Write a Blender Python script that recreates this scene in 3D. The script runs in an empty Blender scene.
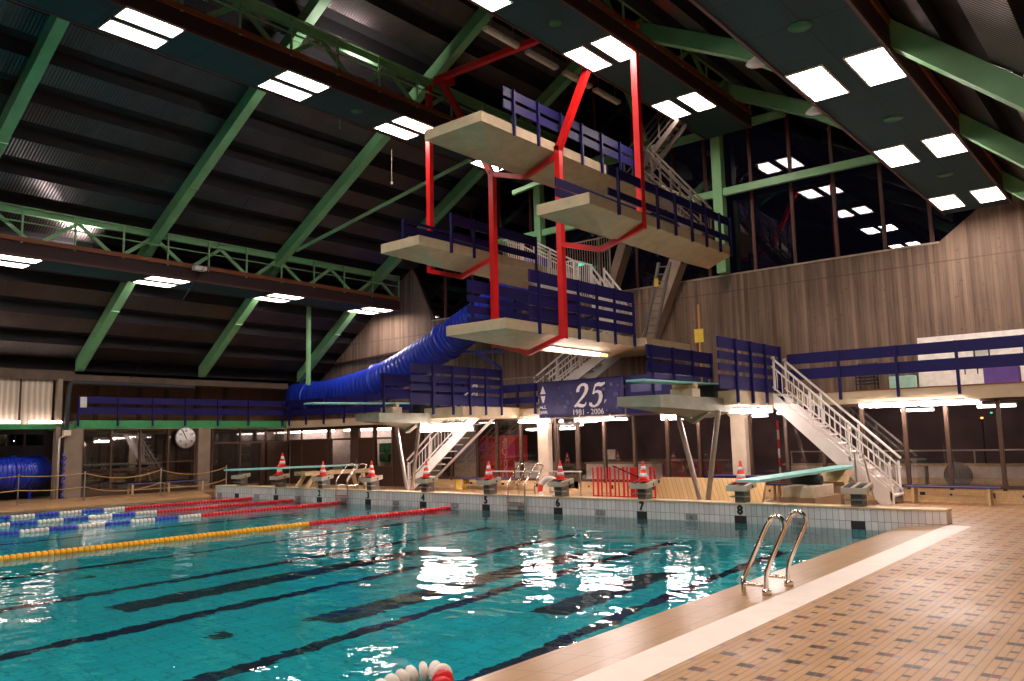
import bpy, bmesh, math, random
from mathutils import Vector as V, Matrix
random.seed(7)
D = bpy.data; SC = bpy.context.scene; COL = SC.collection
PI = math.pi

# ------------------------------------------------------------------ materials
class NT:
    def __init__(s, name):
        s.mat = D.materials.new(name); s.mat.use_nodes = True
        s.nt = s.mat.node_tree; s.nt.nodes.clear()
        s.out = s.nt.nodes.new('ShaderNodeOutputMaterial')
    def n(s, t, **kw):
        nd = s.nt.nodes.new(t)
        for k, v in kw.items(): setattr(nd, k, v)
        return nd
    def link(s, a, b): s.nt.links.new(a, b)
    def put(s, sock, v):
        if isinstance(v, (int, float)): sock.default_value = v
        elif isinstance(v, (tuple, list)):
            sock.default_value = tuple(v) + ((1,) if len(v) == 3 and len(sock.default_value) == 4 else ())
        else: s.link(v, sock)
    def m(s, op, a, b=None, c=None):
        nd = s.n('ShaderNodeMath', operation=op)
        s.put(nd.inputs[0], a)
        if b is not None: s.put(nd.inputs[1], b)
        if c is not None: s.put(nd.inputs[2], c)
        return nd.outputs[0]
    def pos(s):
        g = s.n('ShaderNodeNewGeometry'); x = s.n('ShaderNodeSeparateXYZ'); s.link(g.outputs['Position'], x.inputs[0])
        return x.outputs[0], x.outputs[1], x.outputs[2], g.outputs['Position']
    def mix(s, f, a, b):
        nd = s.n('ShaderNodeMix', data_type='RGBA'); s.put(nd.inputs[0], f); s.put(nd.inputs[6], a); s.put(nd.inputs[7], b)
        return nd.outputs[2]
    def noise(s, vec, scale, detail=4, rough=.55, sc3=None):
        if sc3:
            mp = s.n('ShaderNodeMapping'); s.link(vec, mp.inputs[0]); mp.inputs['Scale'].default_value = sc3; vec = mp.outputs[0]
        nd = s.n('ShaderNodeTexNoise'); s.link(vec, nd.inputs['Vector']); nd.inputs['Scale'].default_value = scale
        nd.inputs['Detail'].default_value = detail; nd.inputs['Roughness'].default_value = rough
        return nd.outputs[0]
    def ramp(s, f, a, b):
        nd = s.n('ShaderNodeMapRange'); s.put(nd.inputs[0], f); nd.inputs[1].default_value = a; nd.inputs[2].default_value = b
        return nd.outputs[0]
    def bump(s, h, strength=.3, dist=.02):
        nd = s.n('ShaderNodeBump'); s.put(nd.inputs['Height'], h); nd.inputs['Strength'].default_value = strength; nd.inputs['Distance'].default_value = dist
        return nd.outputs[0]
    def bsdf(s, col, rough=.5, metal=0, normal=None, spec=.5, coat=0, emit=None, es=0):
        p = s.n('ShaderNodeBsdfPrincipled')
        s.put(p.inputs['Base Color'], col); s.put(p.inputs['Roughness'], rough); s.put(p.inputs['Metallic'], metal)
        p.inputs['Specular IOR Level'].default_value = spec; p.inputs['Coat Weight'].default_value = coat
        if normal is not None: s.link(normal, p.inputs['Normal'])
        if emit: s.put(p.inputs['Emission Color'], emit); p.inputs['Emission Strength'].default_value = es
        s.link(p.outputs[0], s.out.inputs[0]); return s.mat

def plain(name, col, rough=.5, metal=0, var=.12, scale=6, spec=.5, bump=0):
    t = NT(name); x, y, z, p = t.pos()
    f = t.noise(p, scale)
    a = tuple(c*(1-var) for c in col); b = tuple(min(1, c*(1+var)) for c in col)
    nrm = t.bump(t.noise(p, scale*8), bump, .01) if bump else None
    return t.bsdf(t.mix(t.ramp(f, .3, .7), a, b), rough, metal, nrm, spec)

def emitter(name, col, strength):
    t = NT(name); e = t.n('ShaderNodeEmission'); t.put(e.inputs[0], col); e.inputs[1].default_value = strength
    t.link(e.outputs[0], t.out.inputs[0]); return t.mat

def grid_line(t, coord, pitch, w):
    f = t.m('FRACT', t.m('DIVIDE', coord, pitch))
    return t.m('LESS_THAN', f, w/pitch)

def mat_concrete():
    t = NT('board_marked_concrete'); x, y, z, p = t.pos()
    xy = t.m('ADD', x, t.m('MULTIPLY', y, 1.0))
    pl = t.m('FLOOR', t.m('DIVIDE', xy, .11))
    wn = t.n('ShaderNodeTexWhiteNoise', noise_dimensions='1D'); t.link(pl, wn.inputs['W'])
    streak = t.noise(p, 1.0, 6, .65, (7, 7, .35))
    blotch = t.noise(p, .45, 5)
    f = t.m('ADD', t.m('MULTIPLY', wn.outputs[0], .25), t.m('ADD', t.m('MULTIPLY', streak, .85), t.m('MULTIPLY', blotch, .35)))
    c = t.mix(t.ramp(f, .45, 1.05), (.085, .050, .033), (.35, .235, .172))
    pits = t.ramp(t.noise(p, 9, 1), .70, .74)
    c = t.mix(t.m('MULTIPLY', pits, .6), c, (.12, .08, .06))
    joint = t.m('LESS_THAN', t.m('ABSOLUTE', t.m('SUBTRACT', z, 6.45)), .018)
    c = t.mix(t.m('MULTIPLY', joint, .6), c, (.09, .06, .05))
    line = grid_line(t, xy, .11, .012)
    c = t.mix(t.m('MULTIPLY', line, .55), c, (.09, .06, .045))
    return t.bsdf(c, .85, 0, t.bump(t.m('ADD', wn.outputs[0], streak), .35, .012))

def mat_deck():
    t = NT('tan_deck_tiles'); x, y, z, p = t.pos()
    cx = t.m('DIVIDE', x, .26); col = t.m('FLOOR', cx); fx = t.m('FRACT', cx)
    yl = t.m('ADD', y, t.m('MULTIPLY', col, .245)); fy = t.m('FRACT', t.m('DIVIDE', yl, .555))
    def box(a0, a1, b0, b1):
        q = t.m('MULTIPLY', t.m('GREATER_THAN', fx, a0), t.m('LESS_THAN', fx, a1))
        r = t.m('MULTIPLY', t.m('GREATER_THAN', fy, b0), t.m('LESS_THAN', fy, b1))
        return t.m('MULTIPLY', q, r)
    rnd = t.n('ShaderNodeTexWhiteNoise', noise_dimensions='3D')
    cb = t.n('ShaderNodeCombineXYZ'); t.link(t.m('FLOOR', t.m('DIVIDE', x, .065)), cb.inputs[0]); t.link(t.m('FLOOR', t.m('DIVIDE', yl, .2775)), cb.inputs[1])
    t.link(cb.outputs[0], rnd.inputs[0])
    c = t.mix(rnd.outputs[0], (.43, .24, .105), (.475, .27, .122))
    c = t.mix(t.ramp(t.noise(p, .7, 4), .35, .75), c, (.38, .225, .11))
    rnd2 = t.n('ShaderNodeTexWhiteNoise', noise_dimensions='2D'); cb2 = t.n('ShaderNodeCombineXYZ')
    t.link(col, cb2.inputs[0]); t.link(t.m('FLOOR', t.m('DIVIDE', yl, .555)), cb2.inputs[1]); t.link(cb2.outputs[0], rnd2.inputs[0])
    c = t.mix(box(.5, .75, .0, .19), c, t.mix(t.ramp(rnd2.outputs[0], .3, .9), (.05, .035, .035), (.20, .012, .010)))
    c = t.mix(box(.25, .5, .0, .19), c, (.045, .03, .024))
    c = t.mix(box(.75, 1.0, -.02, .13), c, (.26, .19, .18))
    c = t.mix(box(.5, .75, .52, .63), c, (.08, .05, .038))
    g = t.m('MAXIMUM', grid_line(t, x, .065, .009), t.m('MULTIPLY', grid_line(t, yl, .2775, .005), .12))
    c = t.mix(t.m('MULTIPLY', g, .85), c, (.19, .10, .045))
    wet = t.ramp(t.noise(p, .8, 3), .30, .72)
    rg = t.m('MULTIPLY_ADD', wet, -.20, .50)
    return t.bsdf(c, rg, 0, t.bump(t.m('ADD', t.m('MULTIPLY', g, -.6), t.noise(p, 25, 2)), .25, .005), .33)

def mat_tiles(name, a, b, grout, px, pz, rough, w=.012, split=None):
    t = NT(name); x, y, z, p = t.pos()
    h = t.m('ADD', x, y)
    cb = t.n('ShaderNodeCombineXYZ'); t.link(t.m('FLOOR', t.m('DIVIDE', h, px)), cb.inputs[0]); t.link(t.m('FLOOR', t.m('DIVIDE', z, pz)), cb.inputs[1])
    r = t.n('ShaderNodeTexWhiteNoise', noise_dimensions='2D'); t.link(cb.outputs[0], r.inputs[0])
    c = t.mix(r.outputs[0], a, b)
    g = t.m('MAXIMUM', grid_line(t, h, px, w), grid_line(t, z, pz, w))
    c = t.mix(t.m('MULTIPLY', g, .8), c, grout)
    return t.bsdf(c, rough, 0, t.bump(t.m('MULTIPLY', g, -1), .3, .004))

def mat_floor_tiles(name, a, b, grout, px, py, rough, w):
    t = NT(name); x, y, z, p = t.pos()
    g = t.m('MAXIMUM', grid_line(t, x, px, w), grid_line(t, y, py, w))
    c = t.mix(t.ramp(t.noise(p, 1.2, 3), .3, .7), a, b)
    c = t.mix(t.m('MULTIPLY', g, .6), c, grout)
    return t.bsdf(c, rough, 0)

def mat_water():
    t = NT('pool_water'); x, y, z, p = t.pos()
    n1 = t.noise(p, 1.0, 2, .5, (1.1, 1.4, 1)); n2 = t.noise(p, 4.2, 2, .5, (1.0, 1.3, 1))
    h = t.m('ADD', t.m('MULTIPLY', n1, 1.0), t.m('MULTIPLY', n2, .14))
    nr = t.bump(h, .38, .07)
    refr = t.n('ShaderNodeBsdfRefraction'); refr.inputs['IOR'].default_value = 1.33; refr.inputs['Roughness'].default_value = 0
    t.put(refr.inputs['Color'], (.75, .98, .98)); t.link(nr, refr.inputs['Normal'])
    gl = t.n('ShaderNodeBsdfGlossy'); gl.inputs['Roughness'].default_value = .02; t.link(nr, gl.inputs['Normal'])
    fr = t.n('ShaderNodeFresnel'); fr.inputs['IOR'].default_value = 1.33; t.link(nr, fr.inputs['Normal'])
    mx = t.n('ShaderNodeMixShader'); t.link(fr.outputs[0], mx.inputs[0]); t.link(refr.outputs[0], mx.inputs[1]); t.link(gl.outputs[0], mx.inputs[2])
    t.link(mx.outputs[0], t.out.inputs[0]); return t.mat

def mat_glass(tint=(.82, .80, .78), k=1.0):
    t = NT('window_glass')
    tr = t.n('ShaderNodeBsdfTransparent'); t.put(tr.inputs[0], tint)
    gl = t.n('ShaderNodeBsdfGlossy'); gl.inputs['Roughness'].default_value = .01; t.put(gl.inputs[0], (1, 1, 1))
    ge = t.n('ShaderNodeNewGeometry'); dt = t.n('ShaderNodeVectorMath', operation='DOT_PRODUCT'); t.link(ge.outputs['Normal'], dt.inputs[0]); t.link(ge.outputs['Incoming'], dt.inputs[1])
    q = t.m('POWER', t.m('SUBTRACT', 1.0, t.m('ABSOLUTE', dt.outputs['Value'])), 5.0)
    mx = t.n('ShaderNodeMixShader'); t.link(t.m('MINIMUM', t.m('MULTIPLY_ADD', q, 1.0, .085*k), 1.0), mx.inputs[0])
    t.link(tr.outputs[0], mx.inputs[1]); t.link(gl.outputs[0], mx.inputs[2]); t.link(mx.outputs[0], t.out.inputs[0]); return t.mat

def mat_roof():
    t = NT('ribbed_roof_sheet'); x, y, z, p = t.pos()
    w = t.n('ShaderNodeTexWave', wave_type='BANDS', bands_direction='Y'); t.link(p, w.inputs[0]); w.inputs['Scale'].default_value = 3.6
    c = t.mix(t.ramp(t.noise(p, .8, 4), .3, .7), (.085, .065, .066), (.135, .105, .105))
    c = t.mix(t.m('MULTIPLY', w.outputs[1], .35), c, (.05, .035, .036))
    return t.bsdf(c, .30, .88, t.bump(w.outputs[1], .5, .03))

def mat_wood(name, a, b, pitch, rough=.6, axis=0):
    t = NT(name); x, y, z, p = t.pos()
    h = t.m('ADD', x, y) if axis == 0 else z
    r = t.n('ShaderNodeTexWhiteNoise', noise_dimensions='1D'); t.link(t.m('FLOOR', t.m('DIVIDE', h, pitch)), r.inputs['W'])
    gr = t.noise(p, 2, 5, .6, (9, 9, .8) if axis == 0 else (.8, .8, 9))
    c = t.mix(t.m('ADD', t.m('MULTIPLY', r.outputs[0], .5), t.m('MULTIPLY', gr, .5)), a, b)
    c = t.mix(t.m('MULTIPLY', grid_line(t, h, pitch, .012), .7), c, tuple(q*.3 for q in a))
    return t.bsdf(c, rough)

def mat_soffit():
    t = NT('dark_teal_acoustic_panel'); x, y, z, p = t.pos()
    g = t.m('MAXIMUM', grid_line(t, y, 1.2, .02), grid_line(t, x, .78, .015))
    f = t.noise(p, 30, 3, .8)
    c = t.mix(t.ramp(f, .35, .65), (.008, .030, .038), (.020, .055, .065))
    c = t.mix(t.m('MULTIPLY', g, .8), c, (.004, .008, .010))
    return t.bsdf(c, .9, 0, t.bump(f, .4, .01))

def mat_curtain():
    t = NT('pale_corrugated_panel'); x, y, z, p = t.pos()
    w = t.n('ShaderNodeTexWave', wave_type='BANDS', bands_direction='Y'); t.link(p, w.inputs[0]); w.inputs['Scale'].default_value = 1.6; w.inputs['Distortion'].default_value = .8
    c = t.mix(w.outputs[1], (.34, .26, .20), (.52, .42, .33))
    return t.bsdf(c, .7, 0, t.bump(w.outputs[1], .6, .05))

M = dict(
 concrete=mat_concrete(), deck=mat_deck(),
 coping=mat_floor_tiles('coping_tiles', (.37, .215, .095), (.43, .255, .118), (.12, .07, .03), .29, .6, .3, .014),
 stripe=plain('white_stripe_tiles', (.80, .70, .61), .5, 0, .05, 3),
 walltile=mat_tiles('white_glazed_tiles', (.60, .56, .56), (.74, .69, .68), (.13, .11, .11), .125, .25, .2, .010),
 basin=mat_floor_tiles('turquoise_pool_tiles', (.006, .54, .61), (.008, .61, .68), (.003, .27, .33), .3, .3, .5, .02),
 navy=plain('navy_lane_tiles', (.008, .012, .05), .5), dgrey=plain('dark_grey_lane_tiles', (.02, .045, .05), .5),
 water=mat_water(), glass=mat_glass(), darkglass=mat_glass((.5, .48, .55), .8),
 roof=mat_roof(), soffit=mat_soffit(),
 green=plain('green_paint', (.20, .42, .20), .42, 0, .12, 2), greenrail=plain('green_rail_paint', (.22, .40, .20), .4),
 greenfascia=plain('green_fascia_paint', (.04, .26, .09), .5),
 red=plain('red_paint', (.72, .012, .012), .35, 0, .08, 3), rust=plain('rust_brown_board', (.22, .06, .018), .6), maroon=plain('maroon_board', (.030, .008, .009), .7),
 blue=plain('dark_blue_paint', (.011, .008, .088), .5, 0, .1, 2, .25), slide=plain('blue_slide_plastic', (.012, .035, .42), .3, 0, .1, 2),
 cream=plain('cream_concrete', (.50, .40, .26), .75, 0, .12, 3, bump=.2), creamedge=plain('cream_edge', (.60, .47, .30), .7, 0, .1, 4),
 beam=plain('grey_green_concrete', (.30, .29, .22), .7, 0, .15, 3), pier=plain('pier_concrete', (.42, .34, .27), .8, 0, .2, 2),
 white=plain('white_painted_steel', (.80, .74, .70), .4, 0, .05, 3), galv=plain('grey_galvanised_steel', (.26, .20, .155), .5, .3),
 chrome=plain('polished_steel', (.75, .66, .58), .12, 1, .04), steel=plain('brushed_steel', (.5, .42, .36), .3, .9),
 teal=plain('teal_board_surface', (.24, .58, .54), .5, 0, .06, 4), black=plain('black_rubber', (.012, .012, .014), .6),
 brown=plain('brown_window_frame', (.075, .04, .025), .45), dpanel=plain('dark_brown_panel', (.055, .028, .018), .35), wood=mat_wood('pale_pine_boards', (.62, .40, .16), (.80, .56, .26), .13),
 brownwood=mat_wood('brown_gallery_boards', (.16, .075, .035), (.26, .13, .06), .35),
 stainwood=plain('tan_timber', (.62, .46, .26), .6, 0, .15, 5), bench=plain('blue_bench_slat', (.05, .045, .16), .5),
 tilebase=mat_tiles('yellow_tile_upstand', (.66, .46, .24), (.74, .54, .31), (.40, .26, .12), .06, .06, .4, .005),
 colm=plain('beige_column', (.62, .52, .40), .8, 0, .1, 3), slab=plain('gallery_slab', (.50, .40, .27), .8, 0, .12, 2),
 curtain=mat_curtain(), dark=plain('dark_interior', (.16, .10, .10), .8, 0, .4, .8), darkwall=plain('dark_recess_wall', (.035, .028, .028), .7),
 whitewall=plain('white_office_wall', (.80, .70, .66), .7), screed=plain('plain_screed', (.33, .24, .16), .5, 0, .15, 2),
 conered=plain('cone_red', (.85, .03, .015), .45), conewhite=plain('cone_white', (.85, .82, .80), .4),
 banner=plain('navy_banner_cloth', (.028, .025, .11), .55, 0, .35, 1.5), banbub=plain('banner_bubble', (.08, .08, .20), .6), silver=plain('silver_print', (.74, .72, .74), .5),
 floatred=plain('float_red', (.70, .02, .03), .35), floatwhite=plain('float_white', (.82, .76, .68), .35), floatblue=plain('float_blue', (.05, .07, .55), .35), floatyel=plain('float_yellow', (.95, .45, .01), .35),
 sign=plain('yellow_sign', (.85, .60, .05), .5), orange=plain('orange_pole', (.80, .35, .10), .5), vend=plain('red_cabinet', (.80, .03, .025), .3), grey=plain('grey_plastic', (.16, .15, .14), .5), plate=plain('grey_plate', (.26, .25, .26), .5), ropem=plain('brown_rope', (.45, .26, .09), .8),
 purple=plain('purple_mat', (.16, .08, .36), .6), mint=plain('mint_mat', (.40, .66, .56), .6), panelw=plain('white_board', (.88, .80, .74), .6), box=plain('brown_plinth', (.36, .22, .13), .7), mattank=plain('cream_plinth', (.66, .56, .42), .7),
 gdisc=plain('green_speaker_disc', (.02, .14, .05), .7), beige=plain('beige_blind', (.42, .35, .30), .8, 0, .05),
 lamp=emitter('lamp_light', (1, .86, .79), 42), tube=emitter('tube_light', (1, .84, .80), 95), office=emitter('office_tube_light', (1, .84, .80), 22), exitg=emitter('exit_light', (.05, 1, .6), 2.5), amber=emitter('street_lamp_light', (1, .45, .12), 5),
 lpier=plain('left_pillar_concrete', (.24,.175,.125), .85, 0, .15, 2), recess_shade=plain('black_recess_shade', (.014,.011,.014), .9), tube2=emitter('soft_tube_light', (1,.84,.78), 16), eave=plain('dark_eave_concrete', (.075,.05,.032), .8, 0, .3, 2), trimred=plain('dark_red_trim', (.09,.025,.02), .6), prop=plain('raked_prop_concrete', (.30,.22,.17), .85, 0, .2, 2), blk=plain('block_cream', (.46,.40,.31), .7, 0, .1, 4), steelgrey=plain('dark_stair_steel', (.11,.085,.07), .5, .3),
 unlit=plain('unlit_diffuser', (.62, .54, .52), .5),
)

# ------------------------------------------------------------------ mesh builder (world coordinates)
class G:
    def __init__(s): s.v = []; s.f = []; s.s = []
    def add(s, vs, fs, smooth=False):
        o = len(s.v); s.v += [V(q) for q in vs]; s.f += [tuple(i+o for i in f) for f in fs]; s.s += [smooth]*len(fs); return s
    def box(s, x0, x1, y0, y1, z0, z1):
        return s.add([(x0,y0,z0),(x1,y0,z0),(x1,y1,z0),(x0,y1,z0),(x0,y0,z1),(x1,y0,z1),(x1,y1,z1),(x0,y1,z1)],
                     [(3,2,1,0),(4,5,6,7),(0,1,5,4),(1,2,6,5),(2,3,7,6),(3,0,4,7)])
    def prism(s, poly, off):
        n = len(poly); off = V(off); a = [V(q) for q in poly]
        nrm = V((0,0,0))
        for i in range(n): nrm += a[i].cross(a[(i+1) % n])
        if nrm.dot(off) > 0: a.reverse()
        return s.add(a+[q+off for q in a], [tuple(range(n)), tuple(range(2*n-1, n-1, -1))]+[(i, n+i, n+(i+1) % n, (i+1) % n)[::-1][::-1] for i in range(n)])
    def beam(s, p, q, w, h, up=(0,0,1)):
        p = V(p); q = V(q); d = (q-p).normalized(); up = V(up)
        if abs(d.dot(up)) > .99: up = V((0,1,0))
        r = d.cross(up).normalized(); u = r.cross(d).normalized()
        c = [r*w/2-u*h/2, r*w/2+u*h/2, -r*w/2+u*h/2, -r*w/2-u*h/2]
        return s.add([p+k for k in c]+[q+k for k in c], [(0,1,2,3),(7,6,5,4),(0,4,5,1),(1,5,6,2),(2,6,7,3),(3,7,4,0)])
    def tube(s, pts, r, n=8, cap=True, rib=None):
        pts = [V(q) for q in pts]; m = len(pts); rings = []
        t0 = (pts[1]-pts[0]).normalized(); ref = V((0,0,1)) if abs(t0.z) < .9 else V((0,1,0))
        nx = t0.cross(ref).normalized()
        for i in range(m):
            t = (pts[min(i+1,m-1)]-pts[max(i-1,0)]).normalized()
            nx = (nx-t*nx.dot(t)).normalized(); ny = t.cross(nx)
            rr = r if rib is None else r*(1+(rib if i % 4 > 1 else 0))
            rings.append([pts[i]+nx*math.cos(2*PI*k/n)*rr+ny*math.sin(2*PI*k/n)*rr for k in range(n)])
        vs = [q for ring in rings for q in ring]; fs = []
        for i in range(m-1):
            for k in range(n):
                a = i*n+k; b = i*n+(k+1) % n; fs.append((a, b, b+n, a+n))
        s.add(vs, fs, True)
        if cap: s.add(rings[0][::-1], [tuple(range(n))]); s.add(rings[-1], [tuple(range(n))])
        return s
    def lathe(s, prof, c, n=16, axis=(0,0,1)):
        c = V(c); ax = V(axis).normalized(); a = ax.orthogonal().normalized(); b = ax.cross(a)
        vs = []; fs = []; m = len(prof)
        for (r, h) in prof:
            for k in range(n): vs.append(c+ax*h+a*math.cos(2*PI*k/n)*max(r,1e-4)+b*math.sin(2*PI*k/n)*max(r,1e-4))
        for i in range(m-1):
            for k in range(n):
                p = i*n+k; q = i*n+(k+1) % n; fs.append((p, q, q+n, p+n))
        fs.append(tuple(range(n))[::-1]); fs.append(tuple(range((m-1)*n, m*n)))
        return s.add(vs, fs, n > 10)
    def build(s, name, mat, parent=None, bevel=0, smooth=None):
        vs = s.v
        lo = V((min(q.x for q in vs), min(q.y for q in vs), min(q.z for q in vs))); hi = V((max(q.x for q in vs), max(q.y for q in vs), max(q.z for q in vs)))
        org = V(((lo.x+hi.x)/2, (lo.y+hi.y)/2, lo.z))
        me = D.meshes.new(name); me.from_pydata([q-org for q in vs], [], s.f)
        for pl, sm in zip(me.polygons, s.s): pl.use_smooth = sm
        bm = bmesh.new(); bm.from_mesh(me); bmesh.ops.recalc_face_normals(bm, faces=bm.faces); bm.to_mesh(me); bm.free()
        me.materials.append(M[mat] if isinstance(mat, str) else mat)
        o = D.objects.new(name, me); COL.objects.link(o)
        base = V((0,0,0)); q = parent
        while q is not None: base += q.location; q = q.parent
        o.parent = parent; o.location = org-base
        if bevel:
            b = o.modifiers.new('bevel', 'BEVEL'); b.width = bevel; b.segments = 2; b.limit_method = 'ANGLE'
        return o

def tag(o, label, cat, group=None, kind=None):
    o['label'] = label; o['category'] = cat
    if group: o['group'] = group
    if kind: o['kind'] = kind
    return o
def thing(name, label, cat, loc, group=None):
    o = D.objects.new(name, None); o.empty_display_size = .2; COL.objects.link(o); o.location = loc
    return tag(o, label, cat, group)
def struct(name, g, mat, parent=None, bevel=0):
    o = g.build(name, mat, parent, bevel)
    o['kind'] = 'structure'
    return o
def copy_tree(o, parent=None):
    c = o.copy(); COL.objects.link(c); c.parent = parent
    for ch in list(o.children): copy_tree(ch, c)
    return c
def dup(o, loc, label, group=None):
    c = copy_tree(o); c.location = loc; c['label'] = label
    if group: c['group'] = group
    return c
def text(body, size, origin, mat, parent, name='lettering', xdir=(1,0,0), ydir=(0,0,1), depth=.004, align='CENTER', shear=0, bold=0):
    cu = D.curves.new('txt', 'FONT'); cu.body = body; cu.size = size; cu.extrude = depth; cu.align_x = align; cu.align_y = 'CENTER'; cu.shear = shear
    ob = D.objects.new('txt', cu); COL.objects.link(ob); bpy.context.view_layer.update()
    me = D.meshes.new_from_object(ob.evaluated_get(bpy.context.evaluated_depsgraph_get())); D.objects.remove(ob)
    xd = V(xdir).normalized(); yd = V(ydir).normalized(); zd = xd.cross(yd); g = G()
    vs = [V(origin)+xd*q.co.x+yd*q.co.y+zd*q.co.z for q in me.vertices]
    for k, (dx, dz) in enumerate(((0,0),(bold,0),(-bold,0),(0,bold),(0,-bold)) if bold else ((0,0),)): g.add([q+xd*dx+yd*dz+zd*k*.0015 for q in vs], [tuple(p.vertices) for p in me.polygons])
    D.meshes.remove(me)
    return g.build(name, mat, parent)
def smooth_path(pts, n):
    pts = [V(p) for p in pts]; out = []
    for i in range(len(pts)-1):
        p0 = pts[max(i-1,0)]; p1 = pts[i]; p2 = pts[i+1]; p3 = pts[min(i+2,len(pts)-1)]
        for k in range(n):
            t = k/n
            out.append(.5*((2*p1)+(p2-p0)*t+(2*p0-5*p1+4*p2-p3)*t*t+(3*p1-p0-3*p2+p3)*t**3))
    out.append(pts[-1]); return out

# ------------------------------------------------------------------ camera
SC.render.resolution_x = 1024; SC.render.resolution_y = 681
F = 813.46; yaw, pitch, roll = math.radians(-39.52), math.radians(6.91), math.radians(-1.30)
fw = V((math.sin(yaw)*math.cos(pitch), math.cos(yaw)*math.cos(pitch), math.sin(pitch)))
r0 = V((math.cos(yaw), -math.sin(yaw), 0)); u0 = r0.cross(fw)
rt = r0*math.cos(roll)+u0*math.sin(roll); up = -r0*math.sin(roll)+u0*math.cos(roll)
cam = D.cameras.new('camera'); cam.sensor_width = 36; cam.sensor_fit = 'HORIZONTAL'; cam.lens = F*36/1024; cam.clip_end = 200
co = D.objects.new('camera', cam); COL.objects.link(co)
mw = Matrix.Identity(4)
for i in range(3): mw[i][0] = rt[i]; mw[i][1] = up[i]; mw[i][2] = -fw[i]
mw.translation = V((5.33, -17.28, 1.80)); co.matrix_world = mw
SC.camera = co

# ------------------------------------------------------------------ setting
YW = 7.6; YG = 5.5; YE = 5.2; XL = -27.0; XR = 6.8; YB = -30.0; ZG = 2.85; ZW = -.16
g = G(); g.box(2.03, XR, YB, .42, -.3, 0).box(1.62, 2.03, 0.0, .42, -.3, 0).box(-32, XR, .42, 13, -.3, 0).box(-32, -24.95, YB, .42, -.3, 0)
struct('floor', g, 'deck')
g = G(); g.box(1.61, 2.03, YB, 0, -.3, .003); struct('trim_1', g, 'stripe')
g = G(); g.prism([(1.61,YB,0.0),(.80,YB,-.07),(.72,YB,-.13),(.72,YB,-.35),(1.61,YB,-.35)], (0, -YB-.001, 0)); struct('trim_2', g, 'coping')
g = G(); g.prism([(-24.95,YB,.012),(-24.3,YB,-.13),(-24.22,YB,-.19),(-24.22,YB,-.4),(-24.95,YB,-.4)], (0,-YB-.001,0)); struct('trim_3', g, 'coping')
# basin: floor, near and side walls
g = G(); g.box(-24.3, .72, YB, 0, -2.81, -2.61).box(.72, .9, YB, 0, -2.8, -.35).box(-24.5, -24.3, YB, 0, -2.8, -.3).box(-24.3, .72, YB-.2, YB, -2.8, 0)
basin = struct('floor_pool', g, 'basin')
for x in (-1.12, -3.55, -6.15, -8.8, -11.5, -14.1, -16.7, -19.3, -21.8):
    G().box(x-.13, x+.13, YB, -1.2, -2.61, -2.604).build('lane_line', 'navy', basin)
for x, y0, y1 in ((-2.05,-7.6,-4.25), (-4.4,-9.85,-3.4), (-7.45,-11.3,-4.8)):
    G().prism([(x-.29,y0-.15,-2.61),(x+.29,y0+.1,-2.61),(x+.29,y1+.1,-2.61),(x-.29,y1-.15,-2.61)], (0,0,.007)).build('broad_lane_line', 'dgrey', basin)
for x, y in ((-4.9,-11.15), (-10.45,-10.5)):
    G().box(x-.12, x+.12, y-.14, y+.14, -2.61, -2.6).build('drain_grate', 'dgrey', basin)
w = G(); w.add([(-24.3,YB+.01,ZW),(.72,YB+.01,ZW),(.72,-.001,ZW),(-24.3,-.001,ZW)], [(0,1,2,3)])
wo = w.build('pool_water', 'water'); wo['kind'] = 'stuff'; wo['label'] = 'rippled turquoise water filling the swimming pool'; wo['category'] = 'water'
# end wall of the pool
g = G(); g.box(-24.0, 1.62, 0, .42, -2.7, .255); pw = struct('wall_pool_end', g, 'walltile')
G().box(-24.02, 1.64, -.02, .44, .255, .285).build('coping_cap', 'stainwood', pw)
for i in range(10):
    x = (i-9)*2.5
    G().box(x-.14, x+.14, -.008, 0, ZW, .005).build('lane_marker', 'black', pw)
    if i < 9 and i > 0: text(str(i), .27, (x, -.008, .125), 'black', pw, 'lane_number', bold=.014)
for i in range(11):
    x = (i-9.5)*2.5+.06
    if x < 1.2:
        a = G().box(x-.15, x+.15, -.01, 0, ZW+.02, .0).build('anchor_plate', 'plate', pw)
        G().lathe([(.03,0),(.03,.03)], (x,-.01,-.07), 8, (0,-1,0)).build('anchor_eye', 'steel', a)

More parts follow.
